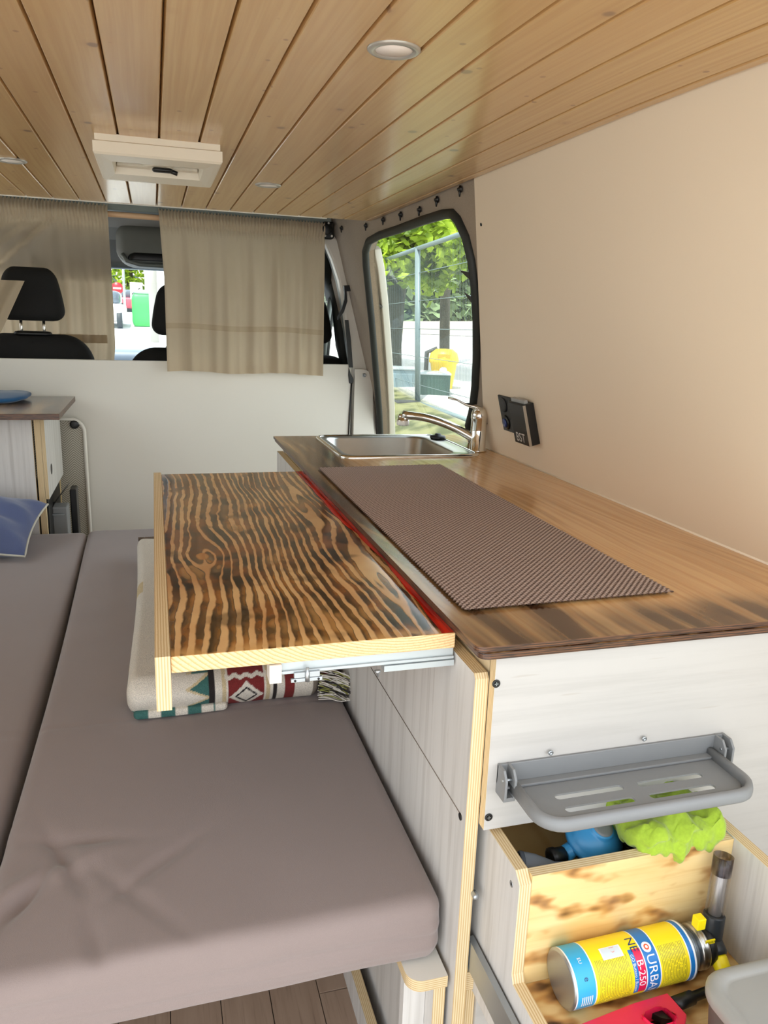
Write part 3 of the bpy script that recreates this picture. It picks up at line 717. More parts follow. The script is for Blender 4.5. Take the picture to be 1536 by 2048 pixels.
# sink
SK = thing('sink', 'rectangular stainless steel sink set in the far end of the worktop', 'sink', (.68, 2.19, .80))
def rr(x0, x1, y0, y1, r, n=6):
    o = []
    for cx_, cy_, a0 in ((x1-r, y1-r, 0), (x0+r, y1-r, PI/2), (x0+r, y0+r, PI), (x1-r, y0+r, 1.5*PI)):
        o += [(cx_+r*math.cos(a0+PI/2*i/n), cy_+r*math.sin(a0+PI/2*i/n)) for i in range(n+1)]
    return o
def loops(m, ls, mi=0, closed_bottom=True):
    b = len(m.v); n = len(ls[0])
    for l in ls: m.v += [Vector(p) for p in l]
    for i in range(len(ls)-1):
        for j in range(n):
            j2 = (j+1) % n; m.f.append([b+i*n+j, b+i*n+j2, b+(i+1)*n+j2, b+(i+1)*n+j]); m.m.append(mi); m.sm.append(True)
    if closed_bottom: m.f.append([b+(len(ls)-1)*n+j for j in range(n)]); m.m.append(mi); m.sm.append(False)
    return m
A = (.477, .888, 1.998, 2.387)
L = lambda d, z, r: [(x, y, z) for x, y in rr(A[0]+d, A[1]-d, A[2]+d, A[3]-d, r)]
m = loops(M(), [L(0, .9302, .035), L(.001, .9335, .035), L(.006, .936, .033), L(.012, .934, .03)] , closed_bottom=False)
L2 = lambda d, z, r: [(x, y, z) for x, y in rr(.50+d, .825-d, 2.02+d, 2.36-d, r)]
loops(m, [L(.012, .934, .03), L2(0, .934, .05), L2(.004, .928, .05), L2(.010, .80, .05), L2(.03, .785, .04)])
obj('basin', m, STEEL, SK)
obj('rim', loops(M(), [L(-.001, .9301, .036), L(-.001, .934, .036), L(.004, .9375, .034), L(.009, .9365, .032), L(.011, .9345, .03)], closed_bottom=False), CHROME, SK)
obj('drain', M().lathe((.66, 2.19, .7855), (0,0,1), [(0,.03),(.002,.03),(.003,.02),(.001,.006),(.001,0)], 20), CHROME, SK)
p = H(2, .935, 887, 871)
tag(obj('sink_plug', M().lathe((.862, 2.30, .9355), (0,0,1), [(0,.024),(.004,.026),(.009,.024),(.010,.012),(.016,.008),(.016,0)], 20), BLACK, loc=(.862, 2.30, .9355)), 'black round plug lying on the rim behind the tap', 'sink plug')

# mixer tap
TP = thing('mixer_tap', 'chrome single-lever mixer tap with a curved low spout', 'tap', (.910, 2.085, .931))
bx, by = .908, 2.085
obj('tap_body', M().lathe((bx, by, .931), (0,0,1), [(0,.027),(.004,.027),(.006,.0235),(.06,.0232),(.062,.0225),(.064,.0232),(.094,.0232),(.096,.0245),(.108,.0245),(.120,.021),(.127,.012),(.129,0)], 32), CHROME, TP)
tipx, tipy = .712, 2.205
sp = []
for i in range(15):
    t = i/14; x = bx + (tipx-bx)*t; y = by + (tipy-by)*t
    z = .958 + .064*math.sin(min(1, t*1.08)*PI*.52)**.85
    sp.append((x, y, z))
obj('spout', M().tube(sp, [.016]*3+[.0145]*10+[.0155,.0165], 16, flat=.85), CHROME, TP)
tz = sp[-1][2]
a_ = obj('aerator', M().lathe((tipx, tipy, tz-.026), (0,0,1), [(0,.017),(.014,.0175),(.015,.0150),(.024,.0150),(.03,.012)], 20), CHROME, TP)
obj('aerator_ring', M().lathe((tipx, tipy, tz-.030), (0,0,1), [(0,.0175),(.002,.0190),(.013,.0190),(.014,.017)], 20), plain('white_ring', (238, 236, 230), .3), a_)
hd = [(bx+.006, by, 1.052), (bx-.012, by+.006, 1.061), (bx-.035, by+.018, 1.066), (bx-.06, by+.030, 1.079), (bx-.085, by+.042, 1.083)]
m = M(); m.tube(hd, [.022, .021, .0165, .013, .011], 14, flat=.34); obj('lever', m, CHROME, TP)

# anti-slip mat: woven dimples
mb = [H(2, .932, *q) for q in ((928, 1223), (1347, 1186), (880, 930), (636, 937))]
MW, ML, nx_, ny_ = .327, .99, 200, 600
def matf(u, v):
    a = mb[0].lerp(mb[1], u); b = mb[3].lerp(mb[2], u); p = a.lerp(b, v)
    i, j = u*66*PI, v*200*PI
    z = .0016*math.sin(i)*math.sin(j) + .0003*math.sin(2*i+j)
    e = 0.0
    if u < .008 or u > .992: p.x += .0016*math.sin(j*1.0)
    if v < .004 or v > .996: p.y += .0016*math.sin(i*1.0)
    return Vector((p.x, p.y, .9325+z+.0016))
mm_ = Mat('brown_mesh_mat', .62); X, Y, Z = mm_.coords('World'); hh = ((Z-.9325)/.0034)
mm_.color(mm_.mix(hh.ss(.25, .75), srgb(92, 74, 68), srgb(186, 168, 160)))  # hollows coloured darker than the raised weave, shade painted by height
tag(obj('anti_slip_mat', M().grid(nx_, ny_, matf), mm_.mat, loc=(.54, 1.37, .931)), 'brown-grey woven anti-slip mat lying on the worktop', 'mat')

# pull-out table
tz0, tz1, ty0, ty1 = .8925, .9135, .853, 1.922
TB = thing('pull_out_table', 'charred striped wooden table board pulled out from under the worktop over the bed', 'table', (.18, 1.37, .86))
m = M().box(.0055, .358, ty0, ty1, tz0, tz1, 0, 1, 'yx')
obj('table_board', m, [CHAR, ENDG], TB, bevel=.0012)
obj('edge_strip', M().box(-.0122, .0051, .849, 1.932, .848, .916, 0, 1, 'yz'), [plain('birch_face', (222, 196, 150), .5, scale=25, var=.08), PX_], TB)
# red resin seam along the worktop, wavy inner side
lx = [H(2, tz1, *q) for q in ((601, 946), (631, 986), (660, 1021), (685, 1046), (703, 1060), (714, 1068), (735, 1092), (764, 1116), (784, 1141), (809, 1175), (834, 1202), (853, 1227), (880, 1264))]
lx = [(p.y, min(p.x, .356)) for p in lx]; lx[0] = (ty1, .336); lx[-1] = (ty0, lx[-1][1])
def lerpx(y):
    for (ya, xa), (yb, xb) in zip(lx, lx[1:]):
        if yb <= y <= ya: return xb + (xa-xb)*(y-yb)/(ya-yb)
    return .34
ys = [ty0+.001+(ty1-ty0-.002)*i/120 for i in range(121)]
pl = [(lerpx(y)+.0008*math.sin(y*67), y, tz1) for y in ys]
redm = Mat('red_resin', .12, coat=.5); X, Y, Z = redm.coords('World')
rn = redm.noise(X*110, Y*8, 0.0, 3); redm.color(redm.mix(rn.ss(.4, .7), srgb(250, 62, 38), srgb(168, 16, 12)))
m = M(); k = len(pl); m.v = [Vector(p)+Vector((0,0,.0005)) for p in pl] + [Vector((max(.3575, p[0]+.0005), p[1], tz1+.0005)) for p in pl]
for i in range(k-1): m.f.append([i, k+i, k+i+1, i+1]); m.m.append(0); m.sm.append(False)
obj('resin_seam', m, redm.mat, TB, label='red resin seam')
# slide rail under the table's near edge
SR = obj('slide_rail', M().box(.132, .358, .857, .872, .8762, .892).box(.132, .358, .854, .857, .877, .881), PSTEEL, TB, bevel=.0008)
obj('inner_rail', M().box(.264, .358, .853, .868, .868, .8758), PSTEEL, TB)
obj('rail_end_stop', M().box(.119, .134, .850, .874, .868, .892), WHITE, SR, bevel=.001)
obj('rail_bracket', M().box(.145, .184, .849, .853, .8673, .8722).box(.149, .181, .850, .855, .8722, .8795), ZINC, SR, bevel=.0006)
for x in (.150, .179): obj('hole', M().lathe((x, .8488, .8698), (0,-1,0), [(0,.0015),(.0004,.0015),(.0004,0)], 10), BLACK, TB)
obj('latch_pin', M().lathe((.165, .849, .868), (0,0,1), [(0,.003),(.012,.003),(.013,.002),(.018,.002)], 10), ZINC, SR)
obj('rail_screw', M().lathe((.255, .852, .8722), (0,-.3,-1), [(0,.004),(.003,.004),(.004,.002),(.009,.0008),(.009,0)], 12), ZINC, TB)

# fold-down grey plastic shelf on the front panel
def tray(name, label, cat, x0, x1, y0, y1, z, loc, mat, slots=True):
    t = thing(name, label, cat, loc)
    r = .036; n = 7
    def outl(d, zz):
        o = [(x0+d, y1, zz), (x0+d, y0+r, zz)]
        o += [(x0+r-(r-d)*math.cos(a), y0+r-(r-d)*math.sin(a), zz) for a in [PI/2*i/n for i in range(1, n)]]
        o += [(x0+r, y0+d, zz), (x1-r, y0+d, zz)]
        o += [(x1-r+(r-d)*math.sin(a), y0+r-(r-d)*math.cos(a), zz) for a in [PI/2*i/n for i in range(1, n)]]
        o += [(x1-d, y0+r, zz), (x1-d, y1, zz)]
        return o
    # rim swept along the three free sides
    prof = [(0.010, -.001), (.0095, .005), (.006, .0065), (.0015, .005), (-.0005, -.002), (0, -.008), (.003, -.0115), (.008, -.012), (.0095, -.008)]
    m = M(); ls = [outl(d, z+h) for d, h in prof]; k = len(ls[0]); b = 0
    for l in ls: m.v += [Vector(p) for p in l]
    q = len(ls)
    for i in range(q):
        i2 = (i+1) % q
        for j in range(k-1): m.f.append([i*k+j, i*k+j+1, i2*k+j+1, i2*k+j]); m.m.append(0); m.sm.append(True)
    m.f.append([i*k for i in range(q)]); m.f.append([i*k+k-1 for i in range(q)][::-1]); m.m += [0,0]; m.sm += [False]*2
    obj('rim', m, mat, t)
    # deck with four slots
    dz0, dz1 = z-.0085, z-.006
    ix0, ix1, iy0 = x0+.007, x1-.007, y0+.007
    w_ = x1-x0; d_ = y1-y0
    sl = []
    if slots:
        for fx in (.155, .535):
            for fy in (.30, .56):
                sl.append((x0+w_*fx, x0+w_*(fx+.31), y0+d_*fy, y0+d_*fy+.0105))
    xs = sorted({ix0+.02, ix1-.02} | {v for s in sl for v in s[:2]}); ysv = sorted({iy0, y1} | {v for s in sl for v in s[2:]})
    m = M()
    for xa, xb in zip(xs, xs[1:]):
        for ya, yb in zip(ysv, ysv[1:]):
            cx_, cy_ = (xa+xb)/2, (ya+yb)/2
            if any(s[0] < cx_ < s[1] and s[2] < cy_ < s[3] for s in sl): continue
            m.box(xa, xb, ya, yb, dz0, dz1)
    # side margins with rounded front corners
    for s, xa in ((1, ix0), (-1, ix1)):
        o = [(xa, y1), (xa, iy0+.03)] + [(xa+s*(.03-.03*math.cos(a)), iy0+.03-.03*math.sin(a)) for a in [PI/2*i/5 for i in range(1, 5)]] + [(xa+s*.02, iy0), (xa+s*.02, y1)]
        m.prism([(x, y, dz0) for x, y in o], (0,0,dz1-dz0))
    for s in sl:                                   # rounded slot ends
        for ex, dr in ((s[0], 1), (s[1], -1)):
            rr_ = (s[3]-s[2])/2; cyy = s[2]+rr_
            for sg in (1, -1):
                o = [(ex, cyy+sg*rr_)] + [(ex+dr*rr_*(1-math.cos(a)), cyy+sg*rr_*math.sin(a)) for a in [PI/2*i/4 for i in range(0, 5)]][:-1] + [(ex+dr*rr_, cyy+sg*rr_)]
                o = [(ex, cyy+sg*rr_), (ex, cyy)] + [(ex+dr*rr_*(1-math.cos(a)), cyy+sg*rr_*math.sin(a)) for a in [PI/2*i/4 for i in range(1, 5)]]
                m.prism([(x, y, dz0) for x, y in o], (0,0,dz1-dz0))
    obj('deck', m, mat, t)
    return t
sx0_, sx1_ = H(2, .745, 1010, 1540).x-.003, H(2, .745, 1400, 1470).x-.001
FS = tray('folding_shelf', 'mid-grey plastic fold-down shelf with four slots screwed to the white front panel', 'shelf', .404, .712, .672, .770, .745, (.56, .775, .72), GREYP)
obj('wall_bracket', M().box(.392, .728, .771, .7748, .742, .768).box(.396, .724, .760, .771, .7395, .743), GREYP, FS, bevel=.0008)
for sx in (.392, .712):
    o1 = [(0, .7745, .7685), (0, .757, .7685), (0, .749, .758), (0, .749, .732), (0, .7745, .732)]
    for dx in (0, .0125):
        obj('hinge_cheek', M().prism([(sx+dx, y, z) for _, y, z in o1], (.0035, 0, 0)), GREYP, FS, bevel=.0008)
    obj('hinge_base', M().box(sx, sx+.016, .751, .7745, .728, .7335), GREYP, FS, bevel=.0006)
    obj('hinge_pin', M().tube([(sx-.0008, .757, .755), (sx+.0168, .757, .755)], .0018, 8), ZINC, FS)
for q in ((1101, 1505), (1288, 1477)):
    p = H(1, .771, *q); obj('bracket_screw', M().lathe((p.x, .771, p.z), (0,-1,0), [(0,.0035),(.0015,.0035),(.002,.002),(.001,.001),(.001,0)], 14), ZINC, FS)

# ================================================================== OPEN DRAWER
DR = thing('open_drawer', 'pulled-out plywood drawer with flame-burnt inside under the grey shelf', 'drawer', (.55, .62, .38))
sp_ = [(.392, 1.20, .40), (.392, 1.20, .667), (.392, .706, .667), (.392, .693, .655), (.392, .693, .528), (.392, .688, .518), (.392, .38, .518), (.392, .38, .40)]
obj('left_side', M().prism(sp_, (.016, 0, 0), 0, 1), [WWZ, PX_], DR)
obj('right_side', M().box(.696, .712, .38, 1.20, .40, .667, 0, 1, 'yz'), [WWZ, PX_], DR)
obj('divider', M().box(.4085, .6955, .6935, .708, .40, .665, 0, 1, 'z'), [BURN, PY_], DR)
obj('tray_floor', M().box(.4085, .6955, .40, .693, .500, .509), BURNF, DR)
obj('compartment_floor', M().box(.4085, .6955, .708, 1.195, .575, .585), BURN, DR)
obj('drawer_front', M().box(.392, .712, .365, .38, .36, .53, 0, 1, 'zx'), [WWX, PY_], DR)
obj('drawer_back', M().box(.4085, .6955, .905, .917, .585, .675), BURN, DR)
p = H(0, .392, 1023, 1768); obj('screw', M().lathe((.392, p.y, p.z), (-1,0,0), [(0,.004),(.0005,.004),(.0005,.0024),(-.001,0)], 14), ZINC, DR)
RL = thing('drawer_slide', 'steel drawer slide along the left side of the open drawer', 'drawer slide', (.386, .6, .46))
obj('outer_rail', M().box(.3805, .3835, .30, .80, .445, .490).box(.3835, .389, .30, .80, .487, .490).box(.3835, .389, .30, .80, .445, .448), ZINC, RL)
obj('inner_rail', M().box(.388, .3915, .25, .70, .452, .483).box(.385, .388, .25, .70, .480, .483), STEEL, RL)

# gas cartridge with burner: axis runs along the drawer
ax0 = Vector((.4385, .6590, .5433)); ax1 = Vector((.633, .6625, .5433)); AD = (ax1-ax0).normalized(); RC_ = .0335
UP = Vector((0, 0, 1)); SD = AD.cross(UP)       # SD points to the near side when negative
GCX = 0
GC = thing('gas_cartridge', 'yellow and blue gas cartridge lying in the open drawer', 'gas cartridge', (.54, .66, .51))
def cyl(x, th, r=RC_):                          # x along the can, th degrees from the top towards the viewer
    a = math.radians(th); return ax0 + AD*x + UP*math.cos(a)*r + Vector((0,-1,0))*math.sin(a)*r
CY = plain('label_yellow', (250, 226, 30), .35, var=.01); CB = plain('label_blue', (30, 120, 196), .35, var=.01); CC = plain('label_cyan', (52, 172, 220), .35, var=.01)
CM = plain('label_magenta', (220, 30, 80), .35, var=.01); CW = plain('label_white', (238, 240, 244), .35, var=.01); CDB = plain('label_navy', (34, 62, 110), .4, var=.01)
CR = plain('label_orange', (232, 92, 48), .35, var=.01)
fine_ = Mat('fine_print', .4); X, Y, Z = fine_.coords('World'); rows = (X*460).fr().ss(.35, .5)*(X*460).fr().ss(1.0, .85)
ang = Z*420; words = fine_.noise(ang, (X*460).fl()*7.3, 2.0, 1).ss(.36, .42); fine_.color(fine_.mix(rows*words*.62, srgb(250, 228, 40), srgb(96, 92, 40))); fine_ = fine_.mat
mats = [CY, CB, CC, CM, CW, fine_, ZINC, CR]
def can_fac(h, q):
    th = (q*360) % 360
    if h < .003 or h > .168: return 6
    if h < .0045 or h > .1655: return 4
    if h < .028: return 2
    if h < .0295: return 4
    if h > .160: return 1
    if h > .1585: return 4
    if .098 < h < .1165: return 1
    if .0965 < h <= .098 or .1165 <= h < .118: return 4
    if .080 < h <= .0965 and 18 < th < 112: return 3 if h > .0865 else 1
    if (.032 < h < .078 or .120 < h < .156) and 26 < th < 132: return 5
    return 0
prof = [(0, .030), (.0005, .0325), (.002, .0338), (.004, .0335)] + [(.004+.0005*0+i*.0015, RC_) for i in range(1, 109)]
prof = [p for p in prof if p[0] < .167] + [(.168, RC_+.0006), (.170, RC_+.0004), (.172, .031)]
obj('can_body', M().lathe(ax0, AD, prof, 72, ref=UP, mf=lambda h, q: can_fac(h, q), mi=6), mats, GC)
obj('can_bottom', M().lathe(ax0+AD*.0045, -AD, [(0, .0318), (.001, .031), (-.001, .022), (-.003, .01), (-.0035, 0)], 40), STEEL, GC)
obj('shoulder', M().lathe(ax0+AD*.171, AD, [(0, .0325), (.004, .030), (.010, .024), (.013, .021), (.016, .021)], 40), plain('shoulder_grey', (128, 138, 150), .3, .6), GC)
def ctext(t, size, x, th, mat, mono='down', name='lettering'):
    # letters run down the near side of the can, their tops towards the burner
    def f(a, b): return cyl(x + b, th + math.degrees(a/RC_), RC_+.00035)
    me = text_mesh(t, size, f); return obj(name, me, mat, GC, label=None)
ctext('URBAN', .0165, .107, 82, CW)
ctext('B-250', .0125, .0912, 66, CW)
ctext('GO Butano / Butane', .0052, .0833, 66, CW)
ctext('NE', .015, .090, 10, CDB)
ctext('EU', .006, .016, 18, CW); ctext('e', .010, .018, 52, CDB)
def patch(x0, x1, t0, t1, mat, r, name, n=10):
    m = M().grid(2, n, lambda u, v: cyl(x0+(x1-x0)*u, t0+(t1-t0)*v, r)); return obj(name, m, mat, GC)
patch(.046, .074, 4, 28, CW, RC_+.0002, 'white_label_box'); patch(.048, .072, 6, 26, plain('pale_label', (214, 226, 236), .4), RC_+.00035, 'label_field')
ctext('D', .010, .062, 12, CR); patch(.005, .027, 118, 140, CW, RC_+.0002, 'barcode_field')
for i, wd in enumerate((.6, 1, .5, .8, .5, 1.1, .6, .8, .5)):
    patch(.008, .025, 120+i*2.0, 120+i*2.0+wd, BLACK, RC_+.0004, 'barcode_bar', 1)
for i in range(6): patch(.010+i*.0026, .0112+i*.0026, 84, 108, CW, RC_+.0003, 'print_line', 4)
# round emblem above the name
def emb(r_, mat, off):
    m = M(); c0 = cyl(.107, 22, RC_+off); pts = [c0] + [cyl(.107+r_*math.cos(a), 22+math.degrees(r_*math.sin(a)/RC_), RC_+off) for a in [2*PI*i/20 for i in range(20)]]
    m.add(pts, [(0, 1+i, 1+(i+1) % 20) for i in range(20)]); obj('emblem', m, mat, GC)
emb(.0062, CW, .0003); emb(.0034, CR, .0005); emb(.0018, CW, .0007)
BN = thing('torch_burner', 'black and steel blowtorch head with yellow knobs screwed on the gas cartridge', 'blowtorch', ax0+AD*.21)
n0 = ax0+AD*.184
obj('collar', M().lathe(n0, AD, [(0,.022),(.001,.026),(.004,.0275),(.007,.026),(.008,.0275),(.011,.0275),(.013,.025),(.014,.020)], 36), STEEL, BN)
obj('grip_ring', M().lathe(n0+AD*.0135, AD, [(0,.021),(.002,.025),(.009,.0252),(.011,.023),(.013,.019)], 28), BLACK, BN)
tt = Vector((.6665, .676, .676)); tb = Vector((.6525, .6615, .550))
BB = plain('burner_black', (42, 46, 50), .35)
obj('burner_body', M().tube([n0+AD*.02, n0+AD*.030, tb-AD*.004, tb+AD*.006], [.0165, .0165, .016, .012], 20).tube([tb-(tt-tb).normalized()*.018, tb-(tt-tb).normalized()*.012, tb+(tt-tb)*.20, tb+(tt-tb)*.26, tb+(tt-tb)*.27], [.009, .0135, .0135, .0135, .0120], 20), BB, BN, bevel=.0008)
ud = (tt-tb).normalized()
obj('flame_tube', M().lathe(tb+ud*.030, ud, [(0,.0075),(.002,.008),(.070,.008),(.072,.0065)], 20), plain('bright_tube', (214, 212, 208), .25, .5), BN)
obj('tube_guard', M().lathe(tb+ud*.034, ud, [(0,.0118),(.078,.0120),(.078,.0108),(0,.0106)], 28), CLEARP, BN)
obj('guard_collar', M().lathe(tb+ud*.088, ud, [(0,.0122),(.024,.0124),(.024,.0114),(0,.0114)], 28), glassm('smoky_plastic', (.80, .78, .80), .04), BN)
kd = Vector((0, -.80, -.60)); obj('knob_stem', M().lathe(tb, kd, [(0,.013),(.016,.0135),(.020,.012)], 18), BB, BN)
obj('adjust_knob', M().lathe(tb+kd*.020, kd, [(0,.0095),(.002,.0105),(.013,.0102),(.017,.008),(.018,0)], 14), YELL, BN)
c_ = H(1, .648, 1398, 1843)
obj('ignition_button', M().box(c_.x-.0058, c_.x+.0058, c_.y-.0058, c_.y+.0058, c_.z-.008, c_.z+.007), YELL, BN, bevel=.0008)
bp = H(1, .6445, 1421, 1884)
obj('badge', M().box(bp.x-.0068, bp.x+.0068, bp.y-.0005, bp.y+.0012, bp.z-.0030, bp.z+.0030), YELL, BN, bevel=.0005)
obj('badge_lettering', text_mesh('OAHILA', .0038, lambda a, b: Vector((bp.x+a, bp.y-.0007, bp.z+b))), BLACK, BN)

# piezo lighter
PL = thing('gas_lighter', 'pink-red stick lighter with a black barrel at the bottom of the open drawer', 'lighter', (.5, .60, .51))
PK = plain('pink_plastic', (224, 34, 76), .32)
h0, h1, h2 = H(2, .523, 1180, 2075), H(2, .523, 1345, 2010), H(2, .523, 1560, 1880)
dl = (h1-h0).normalized(); dn = Vector((dl.y, -dl.x, 0))
def lp(a, b): return h1 + dl*a + dn*b
ol = [lp(0,-.010), lp(0,.022), lp(-.012,.032), lp(-.05,.034), lp(-.09,.022), lp(-.13,.012), lp(-.13,-.012), lp(-.05,-.013)]
il = [lp(-.014,.004), lp(-.016,.020), lp(-.024,.026), lp(-.044,.025), lp(-.050,.018), lp(-.052,.008), lp(-.046,.004), lp(-.030,.003)]
m = M(); n = 8
for z in (-.009, .009):
    m.v += [p+Vector((0,0,z)) for p in ol] + [p+Vector((0,0,z)) for p in il]
for i in range(n):
    j = (i+1) % n
    for f in ([i, j, n+j, n+i], [2*n+i, 2*n+j, 3*n+j, 3*n+i], [i, j, 2*n+j, 2*n+i], [n+i, n+j, 3*n+j, 3*n+i]): m.f.append(f); m.m.append(0); m.sm.append(False)
obj('handle', m, PK, PL, bevel=.003, seg=3)
obj('trigger', M().prism([lp(-.020,.004)+Vector((0,0,-.004)), lp(-.018,.018)+Vector((0,0,-.004)), lp(-.028,.012)+Vector((0,0,-.004)), lp(-.034,.003)+Vector((0,0,-.004))], (0,0,.008)), BLACK, PL)
obj('barrel', M().tube([h1+dl*.0, h1+dl*.030, h1+dl*.031, h1+dl*.088], [.0085, .0080, .0058, .0055], 16, ), BLACK, PL)

# grey lidded plastic box in the near corner of the drawer
BX = thing('plastic_box', 'grey plastic box with rounded lid in the near right corner of the open drawer', 'box', (.62, .50, .51))
bx0, bx1, by0, by1 = .555, .689, .42, .578
def RL_(d, z, r=.032): return [(x, y, z) for x, y in rr(bx0+d, bx1-d, by0+d, by1-d, max(.004, r-d*.5))]
obj('lid', loops(M(), [RL_(.001,.586), RL_(0,.590), RL_(0,.597), RL_(.002,.601), RL_(.006,.6025), RL_(.014,.602), RL_(.0155,.600), RL_(.019,.5995)]), GREYP2, BX)
obj('tub', loops(M(), [RL_(.001,.586), RL_(.004,.585), RL_(.010,.512), RL_(.014,.5095)]), plain('tub_grey', (112, 112, 110), .5), BX)

# gas regulator, hose, cable and cloth in the rear compartment
RG = thing('gas_regulator', 'bright blue gas regulator with black nut in the rear compartment of the drawer', 'gas regulator', (.545, .775, .60))
BLU = plain('regulator_blue', (62, 150, 204), .35, var=.05)
rc = Vector((.541, .772, .638)); rn_ = Vector((.12, -.45, .88)).normalized()
obj('dome', M().lathe(rc, rn_, [(-.016,.018),(-.006,.034),(-.004,.040),(0,.041),(.003,.040),(.005,.037),(.008,.036),(.016,.029),(.022,.020),(.023,.017),(.026,.017),(.027,.014)], 36), BLU, RG)
obj('cap', M().lathe(rc+rn_*.026, rn_, [(0,.0145),(.002,.014),(.0015,.009),(.0015,0)], 24), GREYP, RG)
obj('body', M().tube([rc-rn_*.012+Vector((.0,0,0)), rc-rn_*.034], [.024, .018], 18).tube([rc-rn_*.014+Vector((-.015,0,0)), rc+Vector((-.052,-.012,-.010))], .0105, 14).tube([rc-rn_*.014, rc+Vector((.046,.006,-.012))], .010, 14), BLU, RG)
obj('inlet_nut', M().lathe(rc+Vector((-.050,-.012,-.010)), (-1,-.05,.02), [(0,.0085),(.001,.0115),(.012,.0118),(.015,.013),(.021,.013),(.022,.009),(.018,.006)], 12), BLACK, RG)
HS = thing('grey_hose', 'short grey plastic hose nozzle at the left of the drawer compartment', 'hose', (.45, .735, .60))
hp = [Vector((.421, .745, .638)), Vector((.436, .741, .636)), Vector((.462, .732, .630)), Vector((.50, .726, .630)), Vector((.56, .722, .626))]
obj('pipe', M().tube(hp, [.0165, .0155, .0125, .0105, .0105], 22, cap=False), plain('hose_grey', (108, 114, 122), .5), HS)
obj('mouth_ring', M().lathe(hp[0]-Vector((.001,0,0)), (-1,.27,0), [(-.004,.0168),(0,.0175),(.002,.0165),(.0005,.0150),(-.012,.0142),(-.014,0)], 24), plain('hose_dark', (70, 76, 86), .5), HS)
random.seed(3)
cab = []
for i in range(26): cab.append((.600+.016*math.cos(i*.9)+.002*i*0, .765+.020*math.sin(i*.9), .592+.0024*i*.9))
tag(obj('black_cable', M().tube(cab, .0055, 8), BLACK, loc=(.60, .765, .586)), 'coiled black cable between the blue regulator and the green cloth', 'cable')
def clothf(q, t):
    u, v, w_ = t[0]/44, t[1]/26, t[2]/8
    n = mnoise.noise(Vector((q.x*38, q.y*38, q.z*20))); n2 = mnoise.noise(Vector((q.x*75+9, q.y*75, q.z*60))); n3 = mnoise.noise(Vector((q.x*300, q.y*300, q.z*300)))
    z = q.z + .008*n + .006*n2 + .0010*n3
    z += .003*math.sin(u*14+v*4)
    y = q.y + .007*n2 + .006*mnoise.noise(Vector((q.x*45, 3, q.z*45)))
    if q.y < .705: z -= .004*(.5+.5*math.sin(u*17+1))
    x = q.x + .006*n
    return (x, y, z)
tag(obj('microfibre_cloth', M().rbox(.556, .688, .688, .80, .652, .700, (.03,.025,.018), 70, 44, 16, fn=lambda q, t: clothf(q, (t[0]*.63, t[1]*.6, t[2]*.5))), GREENF, loc=(.62, .74, .66)), 'crumpled lime green microfibre cloth hanging over the drawer divider', 'cloth')

# ================================================================== BED
def bedfn(x0, x1, y0, y1, seed):
    def f(q, t):
        z = q.z
        if z > .50:
            k = (z-.50)/.035
            wv = .0022*mnoise.noise(Vector((q.x*5+seed, q.y*2.5, 0))) + .0007*mnoise.noise(Vector((q.x*14, q.y*9, seed)))
            # puckers beside the seam near the foot end
            for cx_, cy_, a, ln, wd, am in ((-.15, 1.03, 2.0, .07, .012, -.009), (-.19, .97, 1.1, .05, .012, -.011), (-.17, 1.00, .5, .09, .02, .006), (-.05, .93, -.9, .10, .012, -.0035), (-.02, .99, .7, .08, .012, -.004), (-.10, .87, 1.8, .05, .012, -.005), (-.13, 1.07, -.2, .07, .012, -.005)):
                dx, dy = q.x-cx_, q.y-cy_; s = dx*math.cos(a)+dy*math.sin(a); n = -dx*math.sin(a)+dy*math.cos(a)
                wv += am*math.exp(-(s/ln)**2-(n/wd)**2)
            wv += -.0012*math.exp(-((q.y-1.415-.01*q.x)/.006)**2)
            wv -= .004*math.exp(-((q.x-x0)/.012)**2)*(.5+.5*math.sin(q.y*60)) if q.y < 1.15 else 0
            z += wv*k*1.5
        y = q.y
        if q.y < y0+.02: 
            y += .0030*math.sin(q.z*210+q.x*5)*math.exp(-((q.z-.475)/.03)**2) + .004*mnoise.noise(Vector((q.x*6, q.z*30, 4)))
        xx = q.x
        if x0 > -.4: xx += .008*math.sin((q.y-.9)*2.2)*max(0, (x0+.1-q.x)/.1)
        return (xx, y, z)
    return f
m = M().rbox(-.243, .353, .822, 2.83, .435, .535, (.022,.022,.022), 130, 300, 14, fn=bedfn(-.243, .353, .822, 2.83, 0))
tag(obj('mattress_cushion', m, MATT, loc=(.05, 1.8, .435)), 'wide brown-grey bed cushion beside the kitchen cabinet, under the folded blanket', 'mattress', None)
m = M().rbox(-.955, -.252, .822, 2.83, .432, .530, (.022,.022,.022), 60, 150, 8, fn=bedfn(-.955, -.252, .822, 2.83, 5))
tag(obj('mattress_cushion', m, MATT, loc=(-.6, 1.8, .43)), 'left brown-grey bed cushion under the blue pillow', 'mattress', None)
BF = thing('bed_frame', 'plywood bed base with a rounded shelf end below the cushion corner', 'bed frame', (.2, .9, 0))
o = [(.3545, .85), (.3545, .795)] + [(.318+.018*0-.02*math.sin(a), .812-.02*math.cos(a)) for a in [PI/2*i/6 for i in range(7)]] + [(.298, .85)]
o = [(.3555, 2.80), (.3555, .800)] + [(.322-.022*math.sin(a), .822-.022*math.cos(a)) for a in [PI/2*i/7 for i in range(8)]] + [(.300, .90), (-.95, .90), (-.95, 2.80)]
obj('slatted_base', M().prism([(x, y, .413) for x, y in o], (0,0,.018), 0, 1), [WHITE, PZ_], BF)
obj('post', M().box(.338, .3555, .806, .86, 0, .412, 0, 1, 'y'), [WWZ, PX_], BF)
obj('post_board', M().box(.305, .3375, .835, .85, 0, .412), WWZ, BF)
